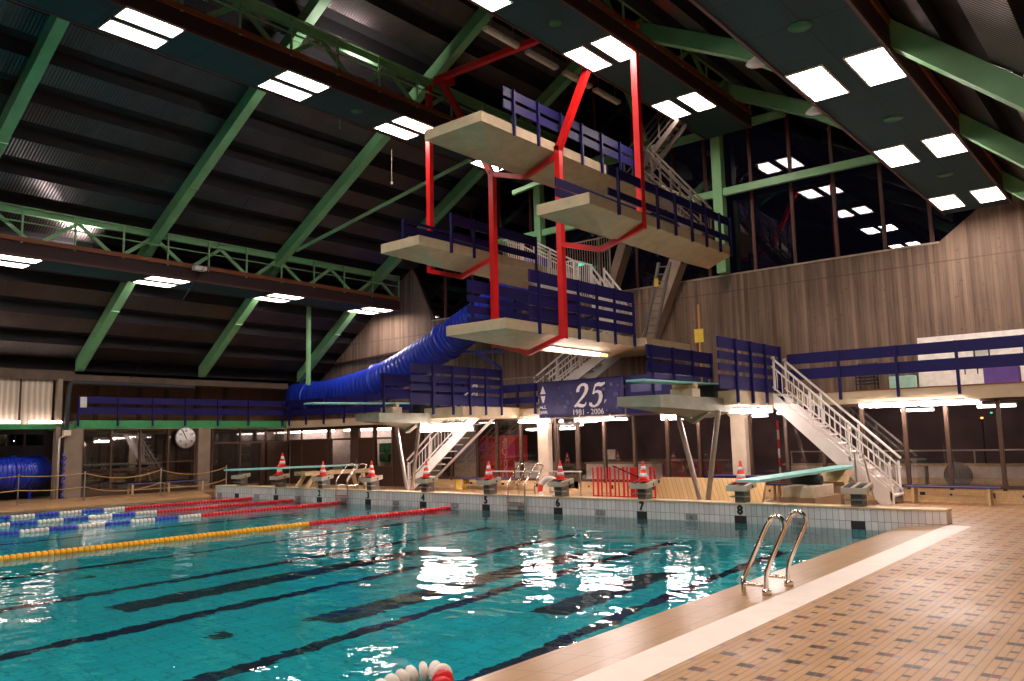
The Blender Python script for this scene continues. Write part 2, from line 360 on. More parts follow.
# roof ----------------------------------------------------------------
XRG = -10.2
KN = [(-28.2, 3.9), (-27.0, 4.7), (-21.3, 8.78), (-10.2, 15.1)]            # underside line of the rafters, left half
KR = [(-27.2,3.7), (-22.7,7.75), (-18.1,10.9), (-10.2,15.1)]                      # the same on the right, mirrored
def zr(x):
    K_ = KN
    if x > XRG: x = 2*XRG-x; K_ = KR
    for (a, za), (b, zb) in zip(K_, K_[1:]):
        if x <= b: return za+(zb-za)*(x-a)/(b-a)
    return K_[-1][1]
def roof_side(sgn, name):
    # trapezoidal deck, ribs running the length of the hall
    prof = []; step = 1.2; x = -28.2; H = .50; k = 0; zz = zr if sgn > 0 else (lambda q: zr(2*XRG-q)); dark = []
    while x < XRG-.1:
        for dx, up in ((0,0),(.60,0),(.62,.40),(1.18,.40)):
            xx = min(x+dx, XRG-.01*(4-dx)); prof.append((xx, zz(xx)+H+up))
        x += step
    prof.append((XRG, zz(XRG)+H))
    if sgn < 0: prof = [(2*XRG-a, b) for a, b in prof]
    n = len(prof); vs = []; fs = []
    for y in (YB, 12.5):
        for a, b in prof: vs.append((a,y,b))
    for y in (YB, 12.5):
        for a, b in prof: vs.append((a,y,b+.75))
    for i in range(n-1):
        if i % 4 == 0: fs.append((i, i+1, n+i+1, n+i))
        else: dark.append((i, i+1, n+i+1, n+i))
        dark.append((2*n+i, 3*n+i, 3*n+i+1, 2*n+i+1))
    g = G(); g.add(vs, fs); o = struct(name, g, 'roof')
    g = G(); g.add(vs, dark); g.build('shaded_recess', 'recess_shade', o); return o  # shade of the unlit roof recesses painted in as black colour
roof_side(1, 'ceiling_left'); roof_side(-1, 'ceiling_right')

# shell walls ---------------------------------------------------------
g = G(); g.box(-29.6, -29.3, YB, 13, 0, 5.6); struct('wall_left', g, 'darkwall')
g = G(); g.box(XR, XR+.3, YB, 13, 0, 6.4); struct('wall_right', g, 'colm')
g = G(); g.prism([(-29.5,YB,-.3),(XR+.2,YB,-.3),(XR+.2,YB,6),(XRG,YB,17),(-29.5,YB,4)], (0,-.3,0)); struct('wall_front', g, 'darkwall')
g = G(); g.box(-30, XR, 12.8, 13.1, 0, 3.2); struct('wall_interior', g, 'dark')
# concrete end wall with its glazed gable
zs = 6.98
g = G()
g.prism([(-29.5,YW,ZG),(XR+.2,YW,ZG),(XR+.2,YW,zr(6.6)+.6),(2.2,YW,zr(2.2)+.55),(.35,YW,zs),(-19.7,YW,zs),(-21.0,YW,zr(-21.0)+.55),(-27.0,YW,zr(-27)+.55),(-29.5,YW,3.6)], (0,.35,0))
struct('wall_end', g, 'concrete')
g = G(); g.prism([(.5,YW+.16,zs-.1),(2.4,YW+.16,zr(2.4)+.5),(XRG,YW+.16,zr(XRG)+.6),(-21.2,YW+.16,zr(-21.2)+.5),(-19.5,YW+.16,zs-.1)], (0,.02,0))
wn = struct('window_1', g, 'darkglass')
for i, x in enumerate((-19,-17.4,-15.8,-14.2,-12.6,-11.0,-9.4,-7.8,-6.6,-5.0,-3.7,-2.4,-1.05,.2)):
    G().box(x-.05, x+.05, YW+.1, YW+.22, zs-.05, zr(x)+.5).build('mullion', 'trimred', wn)
g = G(); g.box(-19.7, .4, YW-.03, YW+.35, zs, zs+.05); struct('trim_4', g, 'pier')
for x in (-25,-20,-15,-10.2,-5.5,-.5):
    pass
# green wind girts and posts in front of the glazed gable
for z, x0, x1, lab in ((11.85,-13.8,-3.6,'upper green cross rail spanning the dark gable window'), (9.72,-17.5,.8,'lower green cross rail spanning the dark gable window')):
    tag(G().beam((x0,YW-.25,z),(x1,YW-.25,z),.16,.24).build('window_rail', 'green'), lab, 'beam')
tag(G().box(-6.1,-5.78,YW-.42,YW-.1,zs+.05,zr(-6)+.4).build('window_post', 'green'), 'green steel post standing before the dark gable window right of the tower', 'post')
tag(G().box(-13.6,-13.3,YW-.42,YW-.1,zs+.05,zr(-13.4)+.4).build('window_post', 'green'), 'green steel post before the gable window behind the white stairs', 'post')

# gallery slabs
g = G(); g.box(-26.9, XR, YE, YW, 2.53, ZG); gal = struct('floor_gallery', g, 'slab')
G().box(-26.9, XR, YE-.02, YE+.3, ZG, ZG+.03).build('edge_tiles', 'rust', gal)
g = G(); g.box(-29.4, -26.9, -4.1, YW, 2.53, ZG); struct('floor_gallery_left', g, 'slab')
g = G(); g.box(-26.98, -26.86, -4.1, YE, 2.57, 2.87); struct('trim_5', g, 'greenfascia')
g = G(); g.box(-27.1, -26.9, -16, -4.15, 2.55, 2.72); struct('trim_6', g, 'greenfascia')
g = G(); g.box(-27.6, -26.9, -16, 5.3, 4.35, 4.72); struct('trim_7', g, 'eave')
g = G(); g.box(-29.28, -29.18, -4, YW, ZG, 4.6); gw = struct('wall_gallery_back', g, 'brownwood')
for y in (-2.4,-.6,.6,2.0,3.4): G().box(-29.18,-29.1,y-.08,y+.08,ZG,4.6).build('mullion','brown',gw)
g = G(); g.box(-29.4,-26.9,-4.2,5.3,4.6,4.72); struct('ceiling_gallery', g, 'dark')
# lit panel curtain over the slide recess
g = G(); g.box(-27.12,-27.02,-16,-4.9,2.72,4.4); o = struct('wall_panel_left', g, 'curtain')
G().box(-27.03,-26.98,-6.02,-5.96,2.72,4.4).build('panel_seam','maroon',o)
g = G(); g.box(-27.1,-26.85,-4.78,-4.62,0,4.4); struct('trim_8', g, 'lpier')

# glazing under the end gallery
gx = (-26.0,-24.0,-22.46,-22.0,-21.03,-19.86,-18.2,-16.57,-15.25,-14.27,-13.14,-11.58,-10.64,-9.59,-8.45,-7.26,-6.17,-4.53,-3.48,-2.46,-1.4,-.35,.63,1.78,2.9,4.2,5.5)
g = G(); g.box(-18.2, XR, YG-.006, YG+.006, .42, 2.53); g2 = struct('window_2', g, 'glass')
for x in gx:
    if x > -18.3: G().box(x-.045, x+.045, YG-.06, YG+.06, .3, 2.53).build('mullion', 'brown', g2)
G().box(-18.2, XR, YG-.08, YG+.08, .34, .42).build('sill', 'brown', g2)
G().box(-18.2, XR, YG-.06, YG+.06, 2.46, 2.53).build('head_rail', 'brown', g2)
g = G(); g.box(-18.2, XR, YG-.05, YG+.1, 0, .34); bb = struct('baseboard_end', g, 'tilebase')
for k in range(14):
    x = 4.6-k*1.55
    G().box(x-.06,x+.06,YG-.056,YG-.05,.12,.24).build('vent_tile','dgrey',bb); G().box(x+.62,x+.68,YG-.056,YG-.05,.15,.21).build('vent_tile','dgrey',bb)
# brown panelled front of the staff rooms (left part of the end wall)
g = G(); g.box(-26.9,-18.2,YG-.06,YG+.06,0,.5)
def hole_wall(g, x0, x1, z0, z1, holes):
    # fill x0..x1, z0..z1 around the openings
    xs = sorted({x0,x1,*[h[0] for h in holes],*[h[1] for h in holes]}); zs_ = sorted({z0,z1,*[h[2] for h in holes],*[h[3] for h in holes]})
    for a, b in zip(xs, xs[1:]):
        for c, d in zip(zs_, zs_[1:]):
            mx, mz = (a+b)/2, (c+d)/2
            if not any(h[0] < mx < h[1] and h[2] < mz < h[3] for h in holes): g.box(a,b,YG-.05,YG+.05,c,d)
holes = [(-26.9,-24.2,2.0,2.4),(-24.0,-22.5,2.0,2.4),(-22.0,-21.1,2.0,2.4),(-20.95,-19.9,2.0,2.4),(-23.9,-22.5,.62,1.93),(-20.95,-19.95,.80,1.93)]
g = G(); hole_wall(g, -26.9, -18.2, 0, 2.53, holes); sw = struct('wall_staff_room', g, 'dpanel')
for h in holes: G().box(h[0],h[1],YG-.006,YG+.006,h[2],h[3]).build('pane','glass',sw)
for x in (-26.0,-24.1,-22.48,-22.02,-21.03,-19.88,-18.25): G().box(x-.05,x+.05,YG-.09,YG-.05,0,2.53).build('frame','brown',sw)
G().box(-26.9,-18.2,YG-.09,YG-.05,2.42,2.53).build('frame','brown',sw); G().box(-26.9,-18.2,YG-.085,YG-.05,1.92,2.0).build('frame','brown',sw)
# the lit office behind it
g = G(); g.box(-29.2,-18.4,6.7,6.8,0,2.53); struct('wall_office_back', g, 'whitewall')
g = G(); g.box(-18.45,-18.3,5.6,6.7,0,2.53); struct('wall_office_right', g, 'whitewall')
# staff-room door pieces
g = G(); g.box(-22.42,-22.06,YG-.075,YG-.05,.05,1.9); d1 = struct('door_1', g, 'brown'); G().box(-22.12,-22.09,YG-.12,YG-.07,.95,1.1).build('door_handle','steel',d1)
# a glazed door in the end glazing, beige blind pane
g = G(); g.box(-16.5,-15.3,YG+.03,YG+.05,.42,2.3); bl = struct('window_blind', g, 'beige')
g = G(); g.box(-11.5,-10.7,YG-.03,YG-.012,2.22,2.3).box(-11.52,-11.44,YG-.05,YG+.02,.1,2.3).box(-10.74,-10.66,YG-.05,YG+.02,.1,2.3).box(-11.5,-10.7,YG-.05,YG+.02,.1,.5); struct('door_2', g, 'brown')

# left wall: glass front under the gallery, two pillars
g = G(); g.box(XL-.006,XL+.006,-3.85,.8,.25,2.55); g3 = struct('window_3', g, 'glass')
for y in (-3.78,-2.7,-1.56,-.4,.75): G().box(XL-.05,XL+.05,y-.035,y+.035,.1,2.55).build('mullion','brown',g3)
G().box(XL-.05,XL+.05,-3.85,.8,1.18,1.22).build('mid_rail','brown',g3); G().box(XL-.06,XL+.06,-3.85,.8,0,.26).build('sill','brown',g3)
g = G(); g.box(XL-.006,XL+.006,1.5,YG-.1,1.95,2.4).box(XL-.006,XL+.006,1.5,3.9,.2,1.9); g4 = struct('window_4', g, 'glass')
for y in (1.55,2.9,4.2,5.4): G().box(XL-.05,XL+.05,y-.04,y+.04,0,2.55).build('mullion','brown',g4)
G().box(XL-.05,XL+.05,1.5,YG,1.88,1.96).build('mid_rail','brown',g4)
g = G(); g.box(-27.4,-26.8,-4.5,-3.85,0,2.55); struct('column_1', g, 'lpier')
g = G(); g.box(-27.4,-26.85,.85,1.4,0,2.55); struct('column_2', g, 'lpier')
g = G(); g.box(XL-.05,XL+.05,3.9,YG-.05,0,1.9); struct('wall_staff_side', g, 'dpanel')
# columns under the end gallery with flared heads
for x, n in ((-4.8,'column_3'), (-11.95,'column_4')):
    g = G(); g.box(x-.22,x+.22,YE+.02,YE+.26,0,2.3); g.prism([(x-.22,YE,2.3),(x+.22,YE,2.3),(x+.45,YE,2.53),(x-.45,YE,2.53)],(0,.28,0)); struct(n, g, 'colm')
# recess wall behind the slide outlet with a strip window
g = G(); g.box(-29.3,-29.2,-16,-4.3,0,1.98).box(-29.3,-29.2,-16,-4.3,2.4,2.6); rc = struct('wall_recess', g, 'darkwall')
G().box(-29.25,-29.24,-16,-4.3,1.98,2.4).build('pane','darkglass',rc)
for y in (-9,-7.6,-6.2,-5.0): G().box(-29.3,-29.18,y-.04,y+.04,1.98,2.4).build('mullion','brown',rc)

# ------------------------------------------------------------------ roof frame
def rafter(y, label):
    g = G(); w, h = .30, .46
    L = [(-27.0,4.7),(-21.3,8.78),(XRG,15.1)]; Rr = [(2*XRG-a,b) for a, b in KR][::-1]
    for seq in (L, Rr):
        for (a, za), (b, zb) in zip(seq, seq[1:]): g.prism([(a,y-w/2,za),(b,y-w/2,zb),(b,y-w/2,zb+h),(a,y-w/2,za+h)], (0,w,0))
    o = tag(g.build('roof_rafter', 'green'), label, 'roof beam', 'green roof rafters')
    for x in (-24.2,-18.9,-13.4): G().box(x-.02,x+.02,y-w/2-.012,y+w/2+.012,zr(x)-.02,zr(x)+h).build('splice_plate','green',o)
    return o
rafter(-9.6, 'green roof rafter at the far left edge, ending at the nearest lamp pair')
rafter(-4.0, 'green roof rafter meeting the left eave above the left gallery end')
rafter(1.0, 'green roof rafter carrying the red tower hangers')
rafter(6.0, 'green roof rafter nearest the concrete end wall')
def bar(name, p, q, w, h, mat, label, cat, group=None): return tag(G().beam(p,q,w,h).build(name, mat), label, cat, group)
bar('roof_brace', (-20.4,1.05,9.15), (-13.1,3.0,11.5), .10,.10,'green','thin green diagonal brace leaving the hanger rafter low down toward the tower','roof brace')
bar('roof_brace', (-13.5,5.8,11.0), (-9.6,6.6,11.8), .16,.16,'green','thin green brace behind the top platform near the gable window','roof brace')
bar('eave_post', (-23.6,4.0,4.3), (-23.6,4.0,7.7), .14,.14,'green','slim green post hanging below the far end of the low left gantry','post')
bar('roof_brace', (-9.0,6.1,15.0), (-7.7,6.1,11.0), .18,.16,'green','green strut dropping from the ridge beside the unlit battens','roof brace')

# ------------------------------------------------------------------ lighting gantries
def gantry(xl, xr, z, label, y0=-16.0, y1=7.2, truss=True, fl=.5):
    t = thing('lighting_gantry', label, 'gantry', ((xl+xr)/2, 0, z), 'lighting gantries under the roof')
    G().box(xl,xr,y0,y1,z,z+.06).build('soffit','soffit',t)
    G().box(xl-.05,xl,y0,y1,z-.03,z+.16).build('edge_trim','trimred',t)
    G().box(xr,xr+.05,y0,y1,z-.03,z+.04).build('edge_trim','trimred',t)
    G().box(xr,xr+.04,y0,y1,z+.04,z+fl-.1).build('fascia','maroon',t)
    G().box(xr,xr+.06,y0,y1,z+fl-.06,z+fl+.08).build('kick_board','rust',t)
    G().box(xl,xr,y0,y1,z+fl-.12,z+fl-.05).build('walkway','maroon',t)
    G().box(xl,xr,y1-.04,y1,z,z+fl-.1).build('end_board','maroon',t)
    if not truss: return t
    zf = z+fl+.02; zt = z+1.45
    ch = G().box(xr-.24,xr-.08,y0,y1,zt-.11,zt+.11).build('top_chord','green',t)
    yy = -13.98
    while yy < y1-1.0:
        G().beam((xr-.16,yy,zt-.1),(xr-.16,min(yy+1.1,y1),zf),.07,.12).build('truss_diagonal','green',t)
        if yy-1.1 > y0: G().beam((xr-.16,yy,zt-.1),(xr-.16,yy-1.1,zf),.07,.12).build('truss_diagonal','green',t)
        yy += 2.5
    yy = y1-.05
    while yy > y0:
        G().beam((xr+.03,yy,z+fl-.1),(xr+.03,yy,z+1.52),.05,.05).build('rail_post','greenrail',t); yy -= 1.53
    for dz in (1.52, 1.05): G().tube([(xr+.03,y0,z+dz),(xr+.03,y1,z+dz)],.025,6).build('handrail','greenrail',t)
    return t
gA = gantry(-23.05,-21.35,7.62,'low lighting gantry along the left roof slope with green truss')
gB = gantry(-13.62,-12.12,11.6,'high lighting gantry at left with green handrail')
gC = gantry(-6.18,-4.68,11.6,'high lighting gantry passing just above the red hangers of the diving tower')
gD = gantry(.70,2.25,7.67,'broad lighting gantry at upper right over the deck', truss=False)
for p_, xs in ((gA,()), (gB,((-12.9,-2.2),)), (gC,((-5.4,-2.4),(-5.4,-6.6))), (gD,((1.5,-5.9),(1.55,-1.2),(1.5,3.3)))):
    z = 7.67 if p_ in (gA, gD) else 11.6
    for x, y in xs: G().lathe([(.17,0),(.17,.012)],(x,y,z-.012),20).build('speaker_disc','gdisc',p_)
lamp0 = None
def panel_lamp(x0, x1, y0, y1, z, label):
    global lamp0
    c = ((x0+x1)/2, (y0+y1)/2, z)
    if lamp0 is None:
        t = thing('panel_lamp', label, 'lamp', c, 'panel lamps in the gantry soffits'); x0, x1 = c[0]-.28, c[0]+.28
        f = G()
        f.box(x0-.03,x0,y0-.03,y1+.03,z-.03,z); f.box(x1,x1+.03,y0-.03,y1+.03,z-.03,z); f.box(x0,x1,y0-.03,y0,z-.03,z); f.box(x0,x1,y1,y1+.03,z-.03,z)
        f.build('frame','white',t)
        G().box(x0,x1,y0,y1,z-.012,z-.004).build('diffuser','lamp',t)
        l = G()
        for k in range(12): yy = y0+(k+.5)*(y1-y0)/12; l.box(x0,x1,yy-.004,yy+.004,z-.028,z-.012)
        l.build('louvre','white',t)
        lamp0 = t; return t
    return dup(lamp0, c, label)
LX = {'low left': [(-22.02,-21.46),(-22.98,-22.42)], 'high left': [(-12.66,-12.10+.02),(-13.46,-12.92)], 'high tower': [(-5.28,-4.74),(-6.12,-5.58)], 'low right': [(1.68,2.24),(.74,1.30)]}
WH = {'low left': 'under the low left gantry', 'high left': 'under the high left gantry', 'high tower': 'under the gantry over the tower', 'low right': 'under the broad right gantry'}
RW = [(-8.6,'nearest the viewer'), (-3.75,'second nearest the viewer'), (1.1,'second from the end wall'), (5.85,'nearest the end wall')]
for k in LX:
    z = (7.62 if k == 'low left' else 7.67) if k.startswith('low') else 11.6
    for yc, wh in RW:
        if yc < -5 and k not in ('low left','high left'): continue
        yc += .42 if k == 'low left' else {-8.6:-.15,-3.75:-.75,1.1:-1.45,5.85:-1.75}[yc] if k.startswith('high') else 0
        for j, (a, b) in enumerate(LX[k]):
            panel_lamp(a, b, yc-.67, yc+.67, z, ('right-hand' if j == 0 else 'left-hand')+' glowing panel lamp '+WH[k]+', '+wh)
# lamps of the rows behind the viewer
def area(loc, sx, sy, power, rot=(0,0,0), col=(1,.86,.79)):
    l = D.lights.new('gantry_light', 'AREA'); l.shape = 'RECTANGLE'; l.size = sx; l.size_y = sy; l.energy = power; l.color = col
    o = D.objects.new('gantry_light', l); COL.objects.link(o); o.location = loc; o.rotation_euler = rot; return o
for k in LX:
    z = 7.6 if k.startswith('low') else 11.55
    for yc in (-8.6,-13.4,-18.2,-23.0):
        if yc > -9 and k in ('low left','high left'): continue
        for a, b in LX[k]: area(((a+b)/2,yc,z), .56, 1.34, 42*.75*PI)

# floodlights standing on two gantries, lighting the roof
def flood(p, aim, power, label):
    t = thing('floodlight', label, 'floodlight', p); x, y, z = p
    G().box(x-.14,x+.14,y-.22,y+.22,z+.12,z+.34).build('housing','black',t,.02); G().box(x-.03,x+.03,y-.2,y+.2,z,z+.12).build('bracket','steel',t)
    l = D.lights.new('floodlight_beam','SPOT'); l.energy = power; l.spot_size = 2.7; l.shadow_soft_size = .15; l.color = (1,.9,.84)
    o = D.objects.new('floodlight_beam', l); COL.objects.link(o); o.location = (x-.1,y,z+.42)
    o.rotation_euler = (V(aim)-V(o.location)).to_track_quat('-Z','Y').to_euler()
flood((-12.5,-2.6,12.05),(-14.5,-2.6,15),260,'dark floodlight on the walkway of the high left gantry')
flood((-21.7,-6.2,8.1),(-23.0,-7,11),330,'dark floodlight on the walkway of the low left gantry')

# unlit batten lights in a row over the top platform
bt = None
for i, (y0, y1) in enumerate(((-1.31,.17),(.57,2.0),(2.42,3.81),(4.14,5.5))):
    lab = ['unlit white batten light nearest the viewer in the row over the top platform','second unlit batten light in the row over the top platform','third unlit batten light in the row, left of the slanted red hanger','farthest unlit batten light in the row over the top platform'][i]
    c = (-8.57,(y0+y1)/2,13.0)
    if bt is None:
        bt = thing('batten_light', lab, 'lamp', c, 'unlit battens below the ridge')
        G().box(-8.67,-8.47,c[1]-.72,c[1]+.72,13.0,13.1).build('housing','unlit',bt,.01); G().box(-8.63,-8.51,c[1]-.68,c[1]+.68,12.97,13.0).build('tube_cover','white',bt)
        for d in (-.5,.5): G().beam((-8.57,c[1]+d,13.1),(-8.57,c[1]+d,zr(-8.57)+.45),.015,.015).build('hanger_rod','grey',bt)
    else: dup(bt, c, lab)
# pull cords
for x, y, z0, z1, lab in ((-13.95,-2.0,11.5,13.0,'pale cord hanging through the high left gantry'),(-11.6,-2.0,9.2,10.15,'short pale cord hanging left of the top platform')):
    g = G(); g.tube([(x,y,z0),(x,y,z1)],.012,6); o = tag(g.build('pull_cord','steel'),lab,'cord'); G().lathe([(.02,0),(.035,.02),(.03,.1)],(x,y,z0-.1),8).build('cord_weight','steel',o)
tag(G().tube([(-13.45,-3.2,12.0),(-19.5,-3.5,7.3),(-26.0,-3.0,3.6)],.007,5).build('stay_cable','blue'),'thin blue cable slanting down from the high left gantry to the left gallery','cable')
# small sensor boxes on the gantry edges
tag(G().box(-21.2,-20.95,-2.75,-2.3,7.95,8.1).build('junction_box','unlit',None,.02),'small grey junction box on the rust edge of the low left gantry','box')
fx = None
for (x,y,z), lab in (((.45,-4.9,7.8),'small clear lamp cover clipped to the left edge of the broad right gantry, nearer one'),((.45,-2.2,7.8),'small clear lamp cover clipped to the left edge of the broad right gantry, farther one')):
    if fx is None:
        fx = thing('edge_lamp', lab, 'lamp', (x,y,z), 'unlit edge lamps'); G().lathe([(.05,.12),(.17,.02),(.19,0)],(x,y,z),14).build('shade','unlit',fx); G().beam((x,y,z+.12),(x+.25,y,z+.12),.03,.03).build('arm','steel',fx)
    else: dup(fx,(x,y,z),lab)

# ------------------------------------------------------------------ diving tower
def platform(name, x0, x1, y0, y1, zt, label, vd=.30):
    t = thing(name, label, 'diving platform', ((x0+x1)/2, y0, zt-.26), 'concrete diving platforms')
    e = .26; xm = (x0+x1)/2; ym = y0+1.7; b = zt-e
    vs = [(x0,y0,zt),(x1,y0,zt),(x1,y1,zt),(x0,y1,zt),(x0,y0,b),(x1,y0,b),(x1,y1,b),(x0,y1,b),(xm,ym,b-vd),(xm,y1,b-vd)]
    fs = [(0,1,2,3),(0,4,5,1),(1,5,6,2),(3,7,4,0),(4,8,5),(5,8,9,6),(4,7,9,8),(2,6,9,7,3)]
    g = G(); g.add(vs, fs); g.build('slab','cream',t)
    G().box(x0+.03,x1-.03,y0+.03,y1-.1,zt,zt+.015).build('non_slip_mat','creamedge',t)
    return t
P10 = platform('diving_platform',-9.37,-7.39,-2.86,4.4,9.86,'topmost cream concrete diving platform under the roof')
P75R = platform('diving_platform',-6.25,-4.73,-2.2,5.3,7.36,'long cream diving platform right of the tower with dark ladder below')
P75L = platform('diving_platform',-11.85,-10.3,-2.2,3.1,7.36,'cream diving platform left of the tower above the blue slide')
P5 = platform('diving_platform',-9.9,-7.8,-1.6,4.7,4.86,'lowest cream diving platform with a lit tube beneath')
def board_rail(name, p, q, zb, boards, posts, label, group, post_mat='blue', bw=.04, pz=None, off=.0, cat='railing', zlow=-.3):
    """railing of horizontal boards between p and q (x,y), boards = [(z0,z1)] above zb, posts = fractions"""
    t = thing(name, label, cat, (p[0],p[1],zb), group)
    d = V((q[0]-p[0], q[1]-p[1], 0)); n = V((d.y,-d.x,0)).normalized()
    for a, b in boards:
        A = V((p[0],p[1],zb)); g = G(); g.prism([A+V((0,0,a)), A+d+V((0,0,a)), A+d+V((0,0,b)), A+V((0,0,b))], n*bw); g.build('rail_board','blue',t)
    top = boards[-1][1]
    for f in posts:
        A = V((p[0],p[1],zb))+d*f+n*(bw+.03); G().beam(A+V((0,0,zlow)),A+V((0,0,top)),.07,.06).build('rail_post',post_mat,t)
    return t
two = [(.42,.62),(.80,1.04)]
hi = [(.12,.36),(.46,.70),(.84,1.20)]
RG = 'dark blue board railings of the tower'
board_rail('board_railing',(-7.42,-2.0),(-7.42,4.4),9.86,[(.35,.58),(.68,.92)],[.06,.22,.38,.54,.7,.86,.99],'blue two-board railing on the right side of the topmost platform',RG)
board_rail('board_railing',(-9.34,4.4),(-9.34,-1.2),9.86,[(.35,.58),(.68,.92)],[.02,.25,.5,.75,.98],'blue two-board railing on the left side of the topmost platform',RG)
board_rail('board_railing',(-4.76,-1.4),(-4.76,5.3),7.36,[(.12,.30),(.62,.86)],[.06,.34,.48,.62,.75,.88,.99],'blue two-board railing on the right side of the long right platform',RG)
board_rail('board_railing',(-6.22,5.3),(-6.22,-1.42),7.36,[(.40,.62),(.66,.88)],[.02,.25,.5,.75],'blue two-board railing on the left side of the long right platform',RG)
board_rail('board_railing',(-10.33,-.97),(-10.33,3.0),7.36,[(.12,.32),(.55,.86)],[.0,.24,.48,.98],'blue two-board railing on the right side of the platform above the slide',RG)
board_rail('board_railing',(-11.82,3.0),(-11.82,-1.35),7.36,[(.45,.75),(.82,.9)],[.02,.35,.7,.99],'blue railing on the far side of the platform above the slide',RG)
four = [(.10,.36),(.46,.70),(.80,.98),(1.08,1.42)]
board_rail('board_railing',(-7.83,-.6),(-7.83,4.65),4.86,four,[.07,.245,.42,.6,.78,.99],'tall blue board railing on the near side of the lowest platform',RG)
board_rail('board_railing',(-9.87,4.65),(-9.87,-.75),4.86,four,[.02,.2,.4,.6,.8,.95],'tall blue board railing on the far side of the lowest platform',RG)

# red hanger frame
fr = thing('hanger_frame','red steel frame hanging the diving platforms from the roof','hanger frame',(-8.35,.3,4.4))
Yh = .2
def rb(name, p, q, w=.17): G().beam(p,q,w,w,(0,1,0)).build(name,'red',fr)
r1, r2, r3, r4 = -12.28, -9.70, -7.30, -4.78
rb('hanger_post',(r1,Yh,6.95),(r1,Yh,13.0)); rb('hanger_post',(r2,Yh,4.42),(r2,Yh,9.6)); rb('hanger_post',(r3,Yh,4.42),(r3,Yh,9.75)); rb('hanger_post',(r4,Yh,6.95),(r4,Yh,12.3))
rb('slanted_hanger',(r2,Yh,9.5),(-11.75,Yh,13.05)); rb('slanted_hanger',(r3,Yh,9.62),(-5.6,Yh,12.9)); rb('tie_beam',(-11.95,Yh,13.1),(-5.5,Yh,13.0))
rb('slanted_hanger',(-5.5,Yh,13.0),(-4.69,Yh,12.25))
for xa, xb, z in ((r1,r2,7.0),(r2,r3,9.5),(r3,r4,7.0),(r2,r3,4.5)):
    m = (xa+xb)/2; rb('cradle_bar',(xa,Yh,z),(m,Yh,z-.36),.13); rb('cradle_bar',(m,Yh,z-.36),(xb,Yh,z),.13)
for x in (-12.0,-5.5): G().beam((x,Yh,13.05),(x,1.0,13.3),.2,.2).build('roof_stub','red',fr)

# concrete props behind the tower
for x0, z0, x1, z1, w_, lab in ((-10.3,6.9,-9.0,9.4,.35,'slender raked concrete prop left of the dark ladder'),(-8.9,4.86,-7.0,8.3,.5,'broad raked concrete prop right of the dark ladder')):
    tag(G().prism([(x0-w_/2,YW-.5,z0),(x0+w_/2,YW-.5,z0),(x1+w_/2,YW-.9,z1),(x1-w_/2,YW-.9,z1)],(0,.45,0)).build('concrete_prop','prop'),lab,'prop')

def stair(name, x0, x1, y0, y1, z0, z1, mat, label, n=12, rail=1.0, group=None, balusters=True, thin=False, rails=(0,1), sd=.34):
    """straight flight rising from (x0,z0) to (x1,z1), width y0..y1"""
    t = thing(name, label, 'stair', (x0,(y0+y1)/2,z0), group)
    tw = .15 if sd > .2 else .06; ang = math.atan2(z1-z0, abs(x1-x0)); sg = 1 if x1 > x0 else -1; hgt = sd/max(.35,math.cos(ang))
    for yy in (y0, y1-.05):
        G().prism([(x0,yy,z0),(x0+sg*.32,yy,z0),(x1,yy,z1-hgt*.75),(x1,yy,z1+.04),(x0,yy,z0+hgt*.55)] if not (thin and yy != y0) else [(x0,yy,z0-.02),(x0+sg*.12,yy,z0-.02),(x1,yy,z1-hgt*.75),(x1,yy,z1-hgt*.75+.12)],(0,.05,0)).build('stringer',mat,t)
    for k in range(n):
        f = (k+.5)/n; x = x0+(x1-x0)*f; z = z0+(z1-z0)*(k+1)/n
        G().box(x-tw,x+tw,y0+.05,y1-.05,z-.04,z).build('tread',mat,t)
    for j in rails:
        yy = (y0+.025, y1-.025)[j]
        G().beam((x0,yy,z0+rail+.1),(x1,yy,z1+rail),.05,.05).build('handrail',mat,t)
        G().beam((x0,yy,z0+rail-.14),(x1,yy,z1+rail-.24),.03,.04).build('middle_rail',mat,t)
        G().beam((x0,yy,z0+.32),(x1,yy,z1+.2),.03,.04).build('lower_rail',mat,t)
        m = 4
        for k in range(m):
            f = k/(m-1); x = x0+(x1-x0)*(.02+.96*f); z = z0+(z1-z0)*f
            G().beam((x,yy,z+.1),(x,yy,z+rail+.03),.05,.05).build('rail_post',mat,t)
        if balusters:
            for k in range(1, 22):
                f = k/22; x = x0+(x1-x0)*f; z = z0+(z1-z0)*f
                G().beam((x,yy,z+.28),(x,yy,z+rail-.2),.018,.018).build('baluster',mat,t)
    return t
SG = 'white steel stairs of the tower'
stair('stair_flight',-.42,-3.3,4.25,5.15,0,ZG,'white','white steel stair descending to the right beside the teal springboard',13,1.0,SG)
stair('stair_flight',-17.4,-13.75,3.9,4.8,0,ZG,'white','white open-tread stair behind the fourth lane block, rising to the right',12,1.0,SG,True,True,(0,))
stair('stair_flight',-12.6,-9.5,5.6,6.5,ZG,4.75,'white','grey stair climbing from the gallery to the lowest platform behind the banner',9,1.0,SG)
stair('stair_flight',-9.4,-11.15,3.2,4.1,6.25,7.36,'white','short white stair up to the platform above the slide',6,1.05,SG)
stair('stair_flight',-8.05,-9.05,4.2,5.0,4.86,6.25,'white','short white stair just behind the tall blue railing, right of the landing',7,1.05,SG)
stair('stair_flight',-4.95,-6.9,3.9,4.6,7.36,9.8,'steelgrey','steep steel stair between the long right platform and the topmost platform',11,.95,SG,False,False,(0,1),.13)
stair('stair_flight',-8.0,-5.95,4.7,5.3,9.82,11.55,'steelgrey','steep grey stair from the topmost platform up to the gantry',11,.9,SG,False,False,(0,1),.13)
